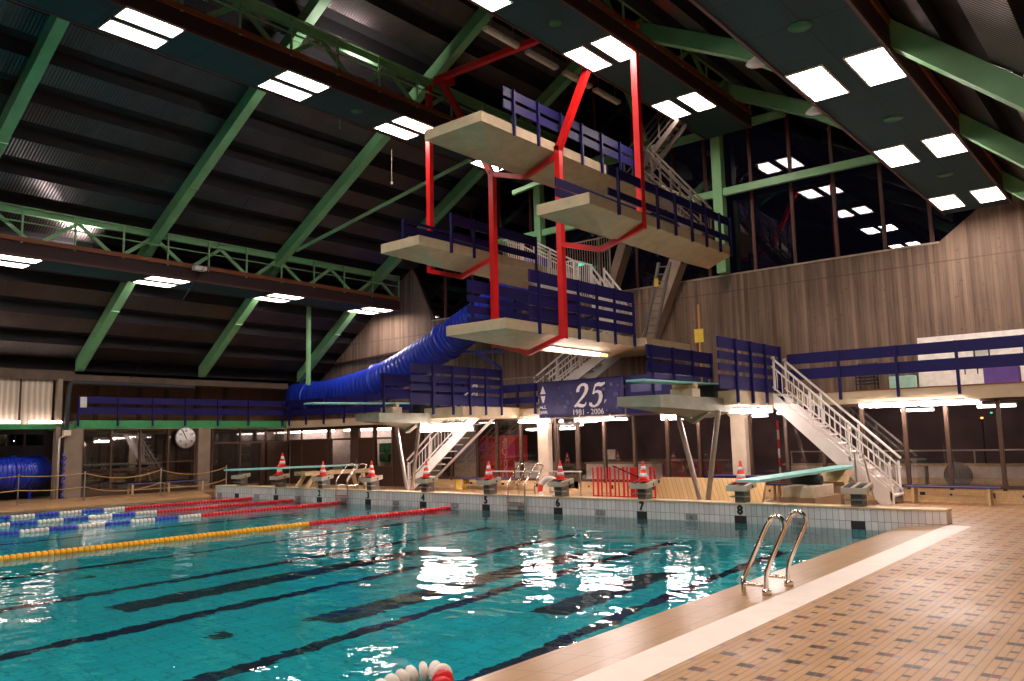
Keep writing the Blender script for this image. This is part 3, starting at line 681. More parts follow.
# landing with white bar railings
t = thing('stair_landing','white railed landing between the two short white stairs','landing',(-9.4,3.75,6.2))
G().box(-9.45,-9.0,3.2,5.5,6.15,6.25).build('deck','cream',t)
def bar_rail(t, p, q, h, mat, n):
    p = V(p); q = V(q)
    for dz in (h, .12): G().beam(p+V((0,0,dz)),q+V((0,0,dz)),.04,.04).build('rail_bar',mat,t)
    for k in range(n+1):
        a = p+(q-p)*k/n; G().beam(a,a+V((0,0,h)),.045 if k in (0,n) else .018,.045 if k in (0,n) else .018).build('rail_post' if k in (0,n) else 'baluster',mat,t)
bar_rail(t,(-11.0,5.3,6.25),(-9.0,5.3,6.25),2.2,'galv',20); bar_rail(t,(-9.40,3.22,6.25),(-9.02,3.22,6.25),1.05,'white',4); bar_rail(t,(-9.02,3.25,6.25),(-9.02,4.15,6.25),1.05,'white',8)
t = thing('landing_railing','white bar railing at the rear of the platform above the slide','railing',(-11.5,3.2,7.36))
bar_rail(t,(-11.8,3.15,7.36),(-10.95,3.15,7.36),1.05,'white',9); bar_rail(t,(-11.8,3.15,7.36),(-11.8,4.2,7.36),1.05,'white',8)
# floor linking the tower levels to the wall
tag(G().box(-12.4,-10.25,3.1,5.4,7.1,7.32).build('landing_slab','cream'),'cream landing slab behind the platform above the slide','landing')
tag(G().box(-10.2,-7.4,4.7,YW,4.6,4.84).build('landing_slab','cream'),'cream landing slab joining the lowest platform to the concrete wall','landing')
tag(G().box(-8.9,-7.0,4.4,YW-.5,9.5,9.8).build('landing_slab','cream'),'cream landing slab behind the topmost platform','landing')
# dark ladder
t = thing('ladder','dark steel ladder leaning from the lowest platform up to the long right platform','ladder',(-7.4,4.3,4.8))
A0 = V((-7.52,4.80,4.86)); A1 = V((-6.80,4.62,7.10)); off = V((.36,.04,-.03))
for k in (0,1): G().beam(A0+off*k,A1+off*k,.05,.10).build('stile','grey',t)
for k in range(10): q = A0+(A1-A0)*((k+.6)/10.2); G().beam(q,q+off,.035,.035).build('rung','grey',t)
tag(G().box(-6.95,-6.82,4.55,4.58,6.35,6.6).build('hazard_tag','sign'),'small yellow tag hanging on the dark ladder','tag')
# orange pole with yellow sign
t = thing('sign_pole','thin orange pole with a yellow sign right of the tower','sign',(-5.75,5.0,ZG)); G().tube([(-5.75,5,ZG),(-5.75,5,5.7)],.03,8).build('pole','orange',t); G().box(-5.88,-5.6,4.93,4.96,4.55,4.95).build('sign_plate','sign',t)

# ---- the two springboard towers beside it
def spring_tower(xb0, xb1, yf, xr0, xr1, lab, cx, foot, label_b, tip):
    t = thing('springboard_tower', lab, 'springboard tower', ((xb0+xb1)/2,1.6,0), 'concrete springboard towers')
    # projecting beam with faceted underside
    xm = (xb0+xb1)/2
    vs = [(xb0,yf,2.72),(xb1,yf,2.72),(xb1,2.6,2.72),(xb0,2.6,2.72),(xb0,yf,2.50),(xb1,yf,2.44),(xb1,2.6,2.36),(xb0,2.6,2.36),(xm,1.4,2.24),(xm,2.6,2.24)]
    G().add(vs,[(0,1,2,3),(0,4,5,1),(1,5,6,2),(3,7,4,0),(4,8,5),(5,8,9,6),(4,7,9,8),(2,6,9,7,3)]).build('beam','beam',t)
    G().box(xr0,xr1,2.2,YE-.01,2.54,2.90).build('deck','cream',t)
    G().prism([(xb0+.1,1.5,2.42),(xm,1.5,2.2),(xb1-.1,1.5,2.42),(xb1-.1,1.5,2.34),(xm,1.5,2.08),(xb0+.1,1.5,2.34)],(0,.2,0)).build('steel_bracket','beam',t)
    for s in (-1, 1): G().tube([(foot-.06+s*.57,1.6,2.40),(foot+s*.07,1.6,0)],.065,10).build('leg','steel',t)
    b = thing('springboard', label_b, 'springboard', (cx,yf,2.9), 'teal springboards')
    G().beam((cx,tip,3.0 if tip < -2 else 3.05),(cx,3.2,3.10),.5,.05).build('board','teal',b,.012)
    G().box(cx-.3,cx+.3,.75,1.15,2.72,2.93).build('stand_block','mattank',b); G().tube([(cx-.32,.95,3.0),(cx+.32,.95,3.0)],.07,10).build('fulcrum','stainwood',b); G().box(cx-.27,cx+.27,2.0,2.9,2.72,3.07).build('anchor_stand','black',b)
    return t
spring_tower(-4.92,-3.78,-1.05,-5.6,-3.4,'concrete springboard tower on a V of steel legs right of the banner',-4.2,-4.16,'teal springboard pointing left above the right concrete beam',-1.4)
spring_tower(-15.45,-14.3,-.15,-15.1,-12.9,'concrete springboard tower on a V of steel legs in front of the white open-tread stair',-14.95,-14.8,'teal springboard pointing left above the left concrete beam',-2.35)
TG = 'tall blue railings of the springboard towers'
h3 = [(.0,.34),(.44,.62),(.72,.92),(1.0,1.28)]
board_rail('board_railing',(-3.4,1.16),(-3.4,5.0),2.92,h3,[.24,.48,.72,.99],'tall blue board railing at the head of the right-hand white stair',TG,zlow=-.34)
board_rail('board_railing',(-5.5,1.34),(-5.5,5.2),2.92,[(.55,.85),(.95,1.28)],[.05,.35,.65,.95],'tall blue board railing on the far side of the right springboard tower',TG)
board_rail('board_railing',(-12.95,-.1),(-12.95,4.2),2.92,h3,[.22,.43,.62,.8,.99],'tall blue board railing on the near side of the left springboard tower',TG,zlow=-.3)
board_rail('board_railing',(-14.75,.3),(-14.75,4.6),2.92,[(.3,.62),(.72,1.1)],[.02,.3,.6,.9],'tall blue board railing on the far side of the left springboard tower',TG)
# gallery railings
GG = 'two-board blue railings along the galleries'
lo2 = [(.40,.70),(.84,1.13)]
board_rail('gallery_railing',(-3.2,YE),(XR,YE),ZG,lo2,[.14,.285,.425,.57,.71,.86],'long blue two-board railing along the right gallery',GG,zlow=-.2)
board_rail('gallery_railing',(-26.85,-4.05),(-26.85,5.2),ZG,[(.26,.52),(.66,.92)],[.0,.16,.31,.46,.62,.78,.97],'long blue two-board railing along the left wall gallery',GG,zlow=-.2)
board_rail('gallery_railing',(-26.8,YE),(-15.2,YE),ZG,[(.2,.5),(.66,.95)],[.02,.13,.24,.36,.48,.6,.72,.84,.96],'blue two-board railing beneath the blue slide',GG,zlow=-.2)
board_rail('gallery_railing',(-13.8,YE),(-12.1,YE),ZG,[(.2,.42),(.6,.88)],[.05,.5,.95],'short blue railing left of the anniversary banner',GG,zlow=-.2)
t = thing('bar_railing','pale vertical-bar railing behind the short blue railing and left tower','railing',(-13.4,YE+.3,ZG)); bar_rail(t,(-15.5,YE+.4,ZG),(-12.0,YE+.4,ZG),1.15,'galv',34)
board_rail('gallery_railing',(-12.0,YE+.06),(-5.6,YE+.06),ZG,[(.2,.5),(.6,.9)],[.1,.3,.5,.7,.9],'blue railing carrying the anniversary banner',GG,zlow=-.2)

# banner
t = thing('anniversary_banner','navy cloth banner reading 25 and 1981 - 2006','banner',(-10.2,YE,2.5))
N = 24; vs = []; fs = []
for i in range(N+1):
    x = -12.0+3.45*i/N
    for j in range(7):
        z = 2.5+1.24*j/6; y = YE-.06+.018*math.sin(i*1.3+j*.8)+.015*math.sin(i*.45)
        if j == 6: z -= .03*abs(math.sin(i*.65))
        vs.append((x,y,z))
for i in range(N):
    for j in range(6): fs.append((i*7+j,(i+1)*7+j,(i+1)*7+j+1,i*7+j+1))
o = G().add(vs,fs,True).build('cloth','banner',t); md = o.modifiers.new('thick','SOLIDIFY'); md.thickness = .006
Yt = YE-.10
def ribbon(g, pts, ox, oz, h, y, shear):
    P = [V((a,b,0)) for a, b, w in pts]; W = [w for a, b, w in pts]; L = []; R_ = []
    for i in range(len(P)):
        d = (P[min(i+1,len(P)-1)]-P[max(i-1,0)]).normalized(); n = V((-d.y,d.x,0)); L.append(P[i]+n*W[i]/2); R_.append(P[i]-n*W[i]/2)
    for i in range(len(P)-1):
        q = [L[i],L[i+1],R_[i+1],R_[i]]; g.prism([(ox+(a.x+shear*a.y)*h, y, oz+a.y*h) for a in q], (0,.003,0))
two_ = [(.10,.66,.16),(.09,.76,.17),(.14,.88,.15),(.26,.97,.12),(.40,.98,.13),(.52,.90,.17),(.56,.77,.19),(.52,.62,.17),(.40,.44,.13),(.22,.24,.10),(.06,.07,.08),(.02,.02,.06)]
foot_ = [(.03,.05,.10),(.18,.10,.15),(.34,.06,.15),(.48,.04,.14),(.58,.09,.08),(.62,.20,.04)]
flag_ = [(.20,.90,.12),(.34,.95,.16),(.50,.92,.17),(.64,.97,.10),(.68,1.02,.03)]
stem_ = [(.21,.94,.07),(.17,.75,.07),(.13,.54,.06)]
bowl_ = [(.13,.54,.06),(.24,.62,.09),(.36,.64,.12),(.50,.58,.17),(.57,.42,.20),(.55,.24,.19),(.45,.08,.14),(.30,.00,.10),(.16,.02,.11),(.07,.11,.17),(.08,.17,.14)]
for k, (ox, parts) in enumerate(((-10.50,(two_,foot_)),(-9.90,(flag_,stem_,bowl_)))):
    g = G()
    for j, q in enumerate(parts): ribbon(g, q, ox, 2.81, .76, Yt-.004*j, .18)
    g.build('numeral','silver',t)
text('1981 - 2006',.26,(-9.95,Yt,2.63),'silver',t)
text('N.Z.',.15,(-11.8,Yt,2.86),'silver',t); text('DWK',.15,(-11.8,Yt,2.68),'silver',t); text('jr',.16,(-9.25,Yt,2.98),'silver',t,shear=.2)
G().prism([(-11.92,Yt,3.32),(-11.68,Yt,3.32),(-11.8,Yt,3.60)],(0,.005,0)).build('flame_emblem','silver',t); G().prism([(-11.9,Yt,3.25),(-11.7,Yt,3.25),(-11.77,Yt,3.02),(-11.83,Yt,3.02)],(0,.005,0)).build('flame_emblem','silver',t)
for x, z, r in ((-11.1,3.5,.05),(-10.95,3.2,.06),(-10.75,3.0,.09),(-10.85,2.85,.1),(-11.15,2.95,.05),(-9.3,3.35,.07),(-9.0,3.5,.06),(-8.85,3.15,.08),(-9.05,2.85,.05),(-8.8,2.75,.06),(-10.6,3.3,.05),(-9.2,2.65,.04),(-8.75,3.45,.05)):
    G().lathe([(r,0),(r*.8,.01)],(x,Yt+.005,z),14,(0,-1,0)).build('bubble_print','banbub',t)
t = thing('blue_banner','plain dark blue cloth banner with tiny ring print right of the anniversary banner','banner',(-7.1,YE,2.55))
G().box(-8.5,-5.62,YE-.05,YE-.04,2.52,3.72).build('cloth','blue',t)
for k in range(3): G().lathe([(.05,0),(.05,.004)],(-7.25+.11*k,YE-.05,3.0),14,(0,-1,0)).build('ring_print','banbub',t)
G().box(-8.3,-7.2,YE-.056,YE-.05,3.2,3.45).build('print_panel','banbub',t)

# ---- blue slide tube
def slide_tube(name, pts, r, label, n=12):
    path = smooth_path(pts, n); t = thing(name, label, 'water slide', tuple(path[0]-V((0,0,r))))
    m = len(path)
    # ribbed shell
    dense = []
    for a, b in zip(path, path[1:]):
        L = (b-a).length; k = 4
        for i in range(k): dense.append(a+(b-a)*i/k)
    dense.append(path[-1]); G().tube(dense, r, 28, True, -.06).build('tube','slide',t)
    for i in range(6, m-3, 18):
        d = (path[i+1]-path[i-1]).normalized(); G().lathe([(r*1.09,-.05),(r*1.09,.05)],path[i],28,d).build('joint_ring','slide',t)
    return t
slide_tube('tube_slide',[(-27.6,6.35,4.0),(-24.9,6.35,4.02),(-21.7,6.35,4.45),(-18.8,6.35,5.35),(-16.5,6.35,6.25),(-14.3,6.3,7.15),(-12.5,6.2,8.0)],.72,'long ribbed blue tube slide curving down the concrete end wall')
slide_tube('tube_slide',[(-28.4,-12,1.05),(-28.2,-9,1.02),(-28.05,-7,.98),(-28.0,-5.8,.95),(-28.2,-5.2,.95),(-28.7,-4.75,.98)],.62,'ribbed blue slide tube emerging low at the far left edge',8)
t = thing('slide_bracket','blue steel bracket holding the slide off the concrete wall','bracket',(-16.3,7.0,4.6)); G().beam((-17.2,6.6,5.35),(-15.6,7.55,5.3),.1,.1).build('arm','slide',t); G().beam((-16.5,6.9,5.3),(-15.7,7.55,4.6),.1,.1).build('strut','slide',t)
t = thing('slide_support','blue post under the slide tube at the far left edge','post',(-27.9,-6.0,0)); G().tube([(-27.9,-5.2,0),(-27.9,-5.2,.5)],.06,8).build('post','slide',t)
bar('wall_pipe',(-26.5,7.5,5.55),(-19.3,7.5,5.9),.1,.1,'maroon','dark pipe on the concrete wall above the slide','pipe')
bar('wall_pipe',(-15.9,7.5,5.9),(-10.5,7.5,6.25),.08,.08,'blue','dark blue pipe on the concrete wall right of the slide','pipe')

# ------------------------------------------------------------------ fluorescent fixtures
tb = {}
def fluor(x0, x1, y, z, label, n=1, mat='tube', group='lit tubes at the gallery edges', cat='lamp', hang=2.53):
    t = thing('fluorescent_lamp', label, cat, ((x0+x1)/2,y,z), group)
    G().box(x0,x1,y-.05,y+.05,z+.05,z+.10).build('housing','white',t)
    if hang:
        for x in (x0+.2,x1-.2): G().box(x-.015,x+.015,y-.015,y+.015,z+.1,hang).build('hanger','white',t)
    w = (x1-x0)/n
    for k in range(n): G().tube([(x0+w*k+.03,y,z),(x0+w*(k+1)-.03,y,z)],.042,8).build('tube',mat,t)
    for k in range(n+1):
        x = min(max(x0+w*k,x0+.02),x1-.02); G().box(x-.02,x+.02,y-.03,y+.03,z-.03,z+.06).build('lamp_holder','white',t)
    return t
fluor(-1.34,1.15,YE-.1,2.46,'two bright tubes below the right gallery edge',2)
fluor(.1,1.45,YE+.12,2.44,'dimmer tube line behind the two bright tubes of the right gallery',2,'office')
fluor(-4.2,-3.2,3.0,2.40,'bright tube before the right column and white stair head')
fluor(-4.25,-3.3,4.2,2.40,'bright tube lighting the flared head of the right column')
fluor(-7.3,-6.1,YE,2.38,'bright tube behind the right V of steel legs')
fluor(-10.5,-8.9,YE-.1,2.38,'bright tube below the anniversary banner')
fluor(-12.9,-11.5,YE-.1,2.40,'bright tube left of the banner beside the left column')
fluor(-15.0,-12.75,2.1,2.30,'front pair of tubes glaring above the white open-tread stair',2)
fluor(-15.3,-12.7,2.5,2.16,'rear pair of tubes glaring above the white open-tread stair',2)
t = thing('fluorescent_lamp','slim lit tube on the underside of the lowest platform','lamp',(-8.5,2.6,4.3),'lit tubes at the gallery edges')
G().box(-8.6,-8.44,1.1,4.2,4.37,4.42).build('housing','white',t); G().tube([(-8.52,1.2,4.33),(-8.52,3.7,4.33)],.045,8).build('tube','tube',t); G().tube([(-8.52,3.72,4.33),(-8.52,4.15,4.33)],.045,8).build('tube','amber',t)
for y0, y1, lab in ((-9.2,-6.0,'tube glaring at the foot of the pale panel, left one'),(-5.75,-4.6,'tube glaring at the foot of the pale panel, right one')):
    t = thing('fluorescent_lamp',lab,'lamp',(-26.8,(y0+y1)/2,2.72),'lit tubes at the gallery edges'); G().box(-26.86,-26.78,y0,y1,2.72,2.76).build('housing','white',t); G().tube([(-26.82,y0+.02,2.80),(-26.82,y1-.02,2.80)],.04,8).build('tube','tube2',t)
# office and interior lights seen through the glass
fluor(-28.0,-24.6,6.25,2.36,'ceiling tube of the staff room seen through the clerestory, left one',1,'office','staff room tubes')
fluor(-24.0,-20.6,6.25,2.36,'ceiling tube of the staff room seen through the clerestory, right one',1,'office','staff room tubes')
for i, (x, y) in enumerate(((1.2,9.0),(-1.2,10.5),(-6.5,10.5),(3.2,10.5),(-9.5,10.0),(-13.0,9.5))):
    fluor(x-.5,x+.5,y,2.42,['dim tube inside the room behind the right gallery glazing','dim tube deep behind the glass at the right stair','dim tube deep behind the glass right of the V of legs','dim tube at the far right edge behind the gallery glazing','dim tube behind the glass under the anniversary banner','dim tube behind the glass above the white counter'][i],1,'office','dim tubes behind the glazing')

# ------------------------------------------------------------------ poolside
blk0 = None
for i in range(10):
    x = (i-9)*2.5-.02; lab = 'unnumbered starting block at the left end of the pool wall' if i == 0 else 'unnumbered starting block at the right end before the white stair' if i == 9 else 'starting block above lane number %d' % i
    if blk0 is None:
        t = thing('starting_block', lab, 'starting block', (x,.22,.285), 'starting blocks along the pool end')
        sl = G().prism([(x-.25,-.10,.54),(x-.25,.42,.62),(x-.25,.42,.75),(x-.25,-.10,.67)],(.5,0,0)).build('top_slab','blk',t,.01)
        for dx in (-.13,.10): G().prism([(x+dx-.07,-.09,.673),(x+dx-.07,.36,.742),(x+dx-.07,.36,.750),(x+dx-.07,-.09,.681)],(.14,0,0)).build('grip_pad','black',sl)
        G().box(x-.11,x+.11,.05,.38,.285,.6).build('pedestal','grey',t); G().box(x-.2,x+.2,-.05,.16,.41,.435).build('step_plate','steel',t)
        G().lathe([(.03,0),(.03,.01)],(x+.25,.2,.64),8,(1,0,0)).build('side_button','black',sl)
        blk0 = t
    else: dup(blk0,(x,.22,.285),lab)
cone0 = None
def cone(p, label, s=1.0):
    global cone0
    if cone0 is None:
        x, y, z = p; t = thing('traffic_cone', label, 'traffic cone', p, 'red and white traffic cones')
        G().prism([(x-.15,y-.15,z),(x+.15,y-.15,z),(x+.15,y+.15,z),(x-.15,y+.15,z)],(0,0,.03)).build('base','conered',t,.01)
        bd = G().lathe([(.118,.03),(.098,.12),(.098,.12),(.082,.20),(.082,.20),(.064,.28),(.064,.28),(.046,.36),(.046,.36),(.024,.48),(.018,.49)],(x,y,z),18).build('body','conered',t)
        for r0_, z0, r1_, z1 in ((.101,.12,.085,.20),(.067,.28,.049,.36)): G().lathe([(r0_,z0),(r1_,z1)],(x,y,z),18).build('reflective_band','conewhite',bd)
        cone0 = t; return t
    return dup(cone0, p, label)
for i in range(1, 9): cone(((i-9)*2.5, .14, .712), 'red and white traffic cone standing on the starting block of lane %d' % i)
cone((-18.98,-.45,1.025),'red and white traffic cone on the low teal springboard at left')
cone((-26.2,-2.6,0),'traffic cone by the glass of the left wall, left one') if False else None
# low springboards
t = thing('springboard','long low teal springboard at left crossing above lanes one to three','springboard',(-19.3,0,0),'teal springboards')
A0 = V((-19.15,-2.45,1.0)); A1 = V((-18.75,2.6,.98))
G().beam(A0,A1,.5,.055).build('board','teal',t)
for y in (.3,.9,3.0):
    for dx in (-.28,.28): G().beam((-18.9+dx,y,.285 if y < .4 else 0),(-18.9+dx,y+(.35 if y < 2 else -.2),.72),.1,.12).build('leg','stainwood',t)
for dx in (-.28,.28): G().beam((-18.9+dx,.2,.76),(-18.9+dx,3.1,.76),.09,.14).build('side_beam','stainwood',t)
for y in (.3,1.4,3.0): G().box(-19.2,-18.6,y-.05,y+.05,.68,.76).build('cross_beam','stainwood',t)
G().tube([(-19.2,1.2,.88),(-18.6,1.2,.88)],.08,10).build('fulcrum','black',t); G().box(-19.15,-18.65,2.3,2.7,.83,.95).build('anchor_plate','black',t)
t = thing('springboard','low teal springboard at right with its tip beside the lane eight cone','springboard',(-1.6,1.5,0),'teal springboards')
G().beam((-1.72,-1.3,.84),(-1.42,4.0,.93),.5,.055).build('board','teal',t)
G().box(-1.95,-1.15,.9,2.6,0,.36).build('plinth','box',t,.01); G().box(-1.9,-1.2,1.0,2.3,.36,.60).build('upper_block','mattank',t,.01); G().tube([(-1.88,1.6,.72),(-1.22,1.6,.72)],.11,12).build('fulcrum','black',t)
G().box(-1.8,-1.2,3.0,3.9,0,.5).build('rear_plinth','box',t,.01); G().prism([(-1.8,3.2,.5),(-1.8,3.8,.86),(-1.8,3.3,.86),(-1.8,3.0,.6)],(.6,0,0)).build('anchor_bracket','stainwood',t)
# pine panel stack and folding fence
t = thing('pine_panel','long sloping panel of pine boards lying behind the V of legs','panel',(-5.1,3.4,0)); G().prism([(-6.45,3.2,.02),(-3.35,3.2,.02),(-3.35,3.55,.62),(-6.45,3.55,.62)],(0,.05,0)).build('boarding','wood',t); G().box(-3.42,-3.3,3.25,3.9,.02,.08).build('foot','stainwood',t); G().box(-6.4,-3.4,3.55,3.62,.0,.55).build('frame','stainwood',t)
tag(G().box(-5.3,-3.0,3.9,4.6,.58,.66).build('blue_mat','blue'),'dark blue mat lying on the pine panel frame','mat')
t = thing('folding_fence','red expanding barrier fence standing behind block seven','fence',(-7.8,3.3,0))
for k in range(15):
    x = -8.6+k*.15; y = 3.3+(.015 if k % 2 else -.015); wv = (.02,.034,.026)[k % 3] if k != 9 else .075
    G().box(x-wv,x+wv,y-.01,y+.01,.03,.92 if k % 3 else .9).build('slat','red',t)
G().box(-8.62,-6.45,3.29,3.31,.05,.08).build('base_rail','red',t); G().beam((-7.9,3.3,.95),(-6.8,3.28,.55),.03,.03).build('brace','black',t)
# lifebuoy
t = thing('lifebuoy','red and white lifebuoy leaning beside starting block six','lifebuoy',(-8.75,1.3,.15)); n = 40; R0 = .30; c0 = V((-8.78,1.3,.385)); ex = V((1,0,0)); ez = V((0,.25,.97))
for k in range(8):
    pts = [c0+ex*math.cos(2*PI*(k+j/6)/8+.39)*R0+ez*math.sin(2*PI*(k+j/6)/8+.39)*R0 for j in range(7)]
    G().tube(pts,.075,10).build('ring_segment','conered' if k in (3,7) or k in (3,) else 'conewhite',t)
G().tube([c0+ex*math.cos(a)*.385+ez*math.sin(a)*.385 for a in [2*PI*q/32 for q in range(33)]],.012,5).build('grab_rope','ropem',t)
t = thing('lifebuoy_stand','slim steel post holding the lifebuoy','stand',(-8.75,1.5,0)); G().tube([(-8.75,1.55,0),(-8.75,1.55,.85)],.025,8).build('post','steel',t); G().beam((-8.95,1.5,.13),(-8.55,1.5,.13),.03,.03).build('hook','steel',t)
# long white pole on two uprights
t = thing('rope_barrier','thin white rail on slim posts behind the cones of lanes five and six','barrier',(-9.0,.9,0)); G().tube([(-10.6,.9,.88),(-7.35,.9,.89)],.02,8).build('rail','white',t)
for x in (-10.55,-7.4): G().tube([(x,.9,0),(x,.9,.9)],.018,8).build('post','steel',t)
# pool ladders
def pool_ladder(feet, wx, ztop, label, ax=0, tread=True):
    t = thing('pool_ladder', label, 'pool ladder', (feet[0][0],feet[0][1],0), 'steel pool ladders')
    for fx_, fy in feet:
        d = V((1,0,0)) if ax == 0 else V((0,1,0))
        B = V((fx_,fy,0))
        prof = [(0,0),(0.02,.27),(.22,.70),(.25,.78),(.24,.84),(.19,.89),(.12,.88),(.05,.80),(-.10,.50),(-.25,.19),(-.27,.08),(-.27,-.9)]
        pts = smooth_path([B+d*(a-0.0)+V((0,0,b*ztop/.89 if b > 0 else b)) for a, b in prof],4)
        hr = G().tube(pts,.026,10).build('hoop_rail','chrome',t); G().lathe([(.055,0),(.05,.06),(.03,.07)],B,12).build('foot_socket','chrome',hr)
        G().tube([B+V((0,0,.1)),B-d*.265+V((0,0,.1))],.02,8).build('brace_bar','chrome',t)
    if tread:
        for z in (-.3,-.58,-.86):
            a = V(feet[0]+(0,)); b = V(feet[1]+(0,)); d = V((1,0,0)) if ax == 0 else V((0,1,0)); G().beam(a-d*.27+V((0,0,z)),b-d*.27+V((0,0,z)),.08,.03).build('tread','chrome',t)
    return t
pool_ladder([(1.5,-8.25),(1.5,-7.6)],0,.87,'chrome pool ladder on the right pool edge, nearest the viewer')
def wall_ladder(x, label):
    t = thing('pool_ladder', label, 'pool ladder', (x,.2,.285), 'steel pool ladders')
    for dx in (-.29,.29):
        pts = smooth_path([(x+dx,.36,.285),(x+dx,.38,.60),(x+dx+.08,.62,1.0),(x+dx+.07,.58,1.08),(x+dx+.03,.46,1.10),(x+dx,.30,1.0),(x+dx,-.05,.62),(x+dx,-.09,.40),(x+dx,-.09,-.9)],4)
        G().tube(pts,.024,8).build('hoop_rail','chrome',t)
        G().tube([(x+dx,.36,.42),(x+dx,-.08,.42)],.016,6).build('brace_bar','chrome',t)
    for z in (.10,-.10,-.35,-.6): G().box(x-.29,x+.29,-.14,-.05,z-.015,z+.015).build('tread','chrome',t)
    return t
wall_ladder(-8.82,'steel pool ladder on the end wall between lanes five and six'); wall_ladder(-16.2,'steel pool ladder on the end wall between lanes two and three')
# thin handrails before the white stair
t = thing('trolley_handle','two slim grey bars standing behind the right end block','handle',(.2,1.2,0)); G().tube([(-.35,1.3,0),(-.38,1.3,1.35)],.02,8).build('bar','steel',t); G().tube([(.02,1.3,0),(-.2,1.3,1.33)],.02,8).build('bar','steel',t)
# benches
def bench(x0, x1, y, label, z=.42, xdir=True):
    t = thing('bench', label, 'bench', ((x0+x1)/2,y,0) if xdir else (y,(x0+x1)/2,0), 'blue slatted benches')
    def bx(a,b,c,d,e,f,n,m): (G().box(a,b,c,d,e,f) if xdir else G().box(c,d,a,b,e,f)).build(n,m,t)
    for k in range(3): bx(x0,x1,y-.2+k*.14,y-.08+k*.14,z-.03,z,'seat_slat','bench')
    nl = 3 if x1-x0 > 2.2 else 2
    for k in range(nl):
        x = x0+.2+(x1-x0-.4)*k/(nl-1)
        for yy in (y-.17,y+.17): bx(x-.03,x+.03,yy-.03,yy+.03,0,z-.03,'leg','stainwood')
    bx(x0+.2,x1-.2,y-.02,y+.02,.16,.20,'stretcher','stainwood')
    return t
bench(-.3,1.75,4.9,'blue slatted bench at the right under the glazing beyond the stair foot')
bench(-3.75,-2.1,4.75,'blue slatted bench behind the low right springboard'); bench(-15.6,-13.0,4.95,'blue slatted bench between blocks four and five'); bench(-2.4,.9,-26.35,'blue slatted bench along the left wall glass',.42,False)
# boxes near the stair, under the slide etc
tag(G().box(-15.8,-15.45,4.9,5.2,.0,.36).build('yellow_crate','sign',None,.01),'small yellow crate left of the bench under the glazing','crate')
# rope barrier on the left deck
t = thing('rope_barrier','sagging brown rope barrier on slim posts along the left pool deck','barrier',(-24.55,-4.5,0))
ps = [(-24.6,-9.5),(-24.6,-6.75),(-24.6,-4.65),(-24.6,-1.9),(-24.5,.75)]
for x, y in ps: G().tube([(x,y,0),(x,y,1.02)],.025,8).build('post','steel',t)
for z in (.95,.48):
    for (xa, ya), (xb, yb) in zip(ps, ps[1:]):
        sag = .22 if ya > -4.7 and ya < -1 else .05
        pts = [(xa+(xb-xa)*k/10, ya+(yb-ya)*k/10, z-sag*4*(k/10)*(1-k/10)) for k in range(11)]
        G().tube(pts,.018,6).build('rope','ropem',t)
# clock
t = thing('wall_clock','round white pace clock hanging on the left glass wall','clock',(-26.8,.25,1.75))
G().lathe([(.43,0),(.45,.02),(.45,.06)],(-26.86,.25,2.16),32,(1,0,0)).build('case','grey',t); fc = G().lathe([(.42,0),(.42,.006)],(-26.8,.25,2.16),32,(1,0,0)).build('face','conewhite',t)
cy, cz = .25, 2.16
for k, s_ in enumerate(('60','5','10','15','20','25','30','35','40','45','50','55')):
    a = 2*PI*k/12
    if k % 2 == 0: text(s_,.11,(-26.785,cy+.28*math.sin(a),cz+.28*math.cos(a)),'black',fc,'numeral',(0,1,0))
    G().beam((-26.79,cy+.37*math.sin(a),cz+.37*math.cos(a)),(-26.79,cy+.40*math.sin(a),cz+.40*math.cos(a)),.012,.03).build('tick','black',fc)
G().beam((-26.775,cy+.03,cz-.05),(-26.775,cy-.17,cz+.33),.012,.035).build('hand','black',t)
# small fittings on the left gallery end
tag(G().box(-26.95,-26.8,-4.02,-3.75,3.35,3.75).build('control_box','unlit',None,.01),'small white control box at the end of the left gallery','box')
t = thing('drain_pipe','dark pipe bending down beside the pale panel','pipe',(-26.8,-4.5,2.5)); G().tube(smooth_path([(-26.7,.5,4.25),(-26.7,-3.9,4.27),(-26.7,-4.35,4.2),(-26.7,-4.45,4.0),(-26.7,-4.5,2.5)],4),.09,10).build('pipe','black',t)
t = thing('hose_reel','coiled blue hose and grey pipe on the left pillar','hose',(-26.7,-4.6,0)); G().tube([(-26.7,-4.72,0),(-26.7,-4.72,2.2),(-26.7,-4.45,2.35)],.05,8).build('pipe','steel',t)
G().tube([(-26.65+.05*math.sin(k*.9),-4.55+.07*math.cos(k*1.3),.02+k*.05) for k in range(34)],.025,6).build('hose','slide',t); G().box(-26.78,-26.62,-4.6,-4.35,2.3,2.5).build('valve_box','mattank',t)
tag(G().box(-29.19,-29.15,-6.3,-5.9,1.68,1.85).build('notice','mattank'),'small pale notice on the dark recess wall above the slide tube','notice')

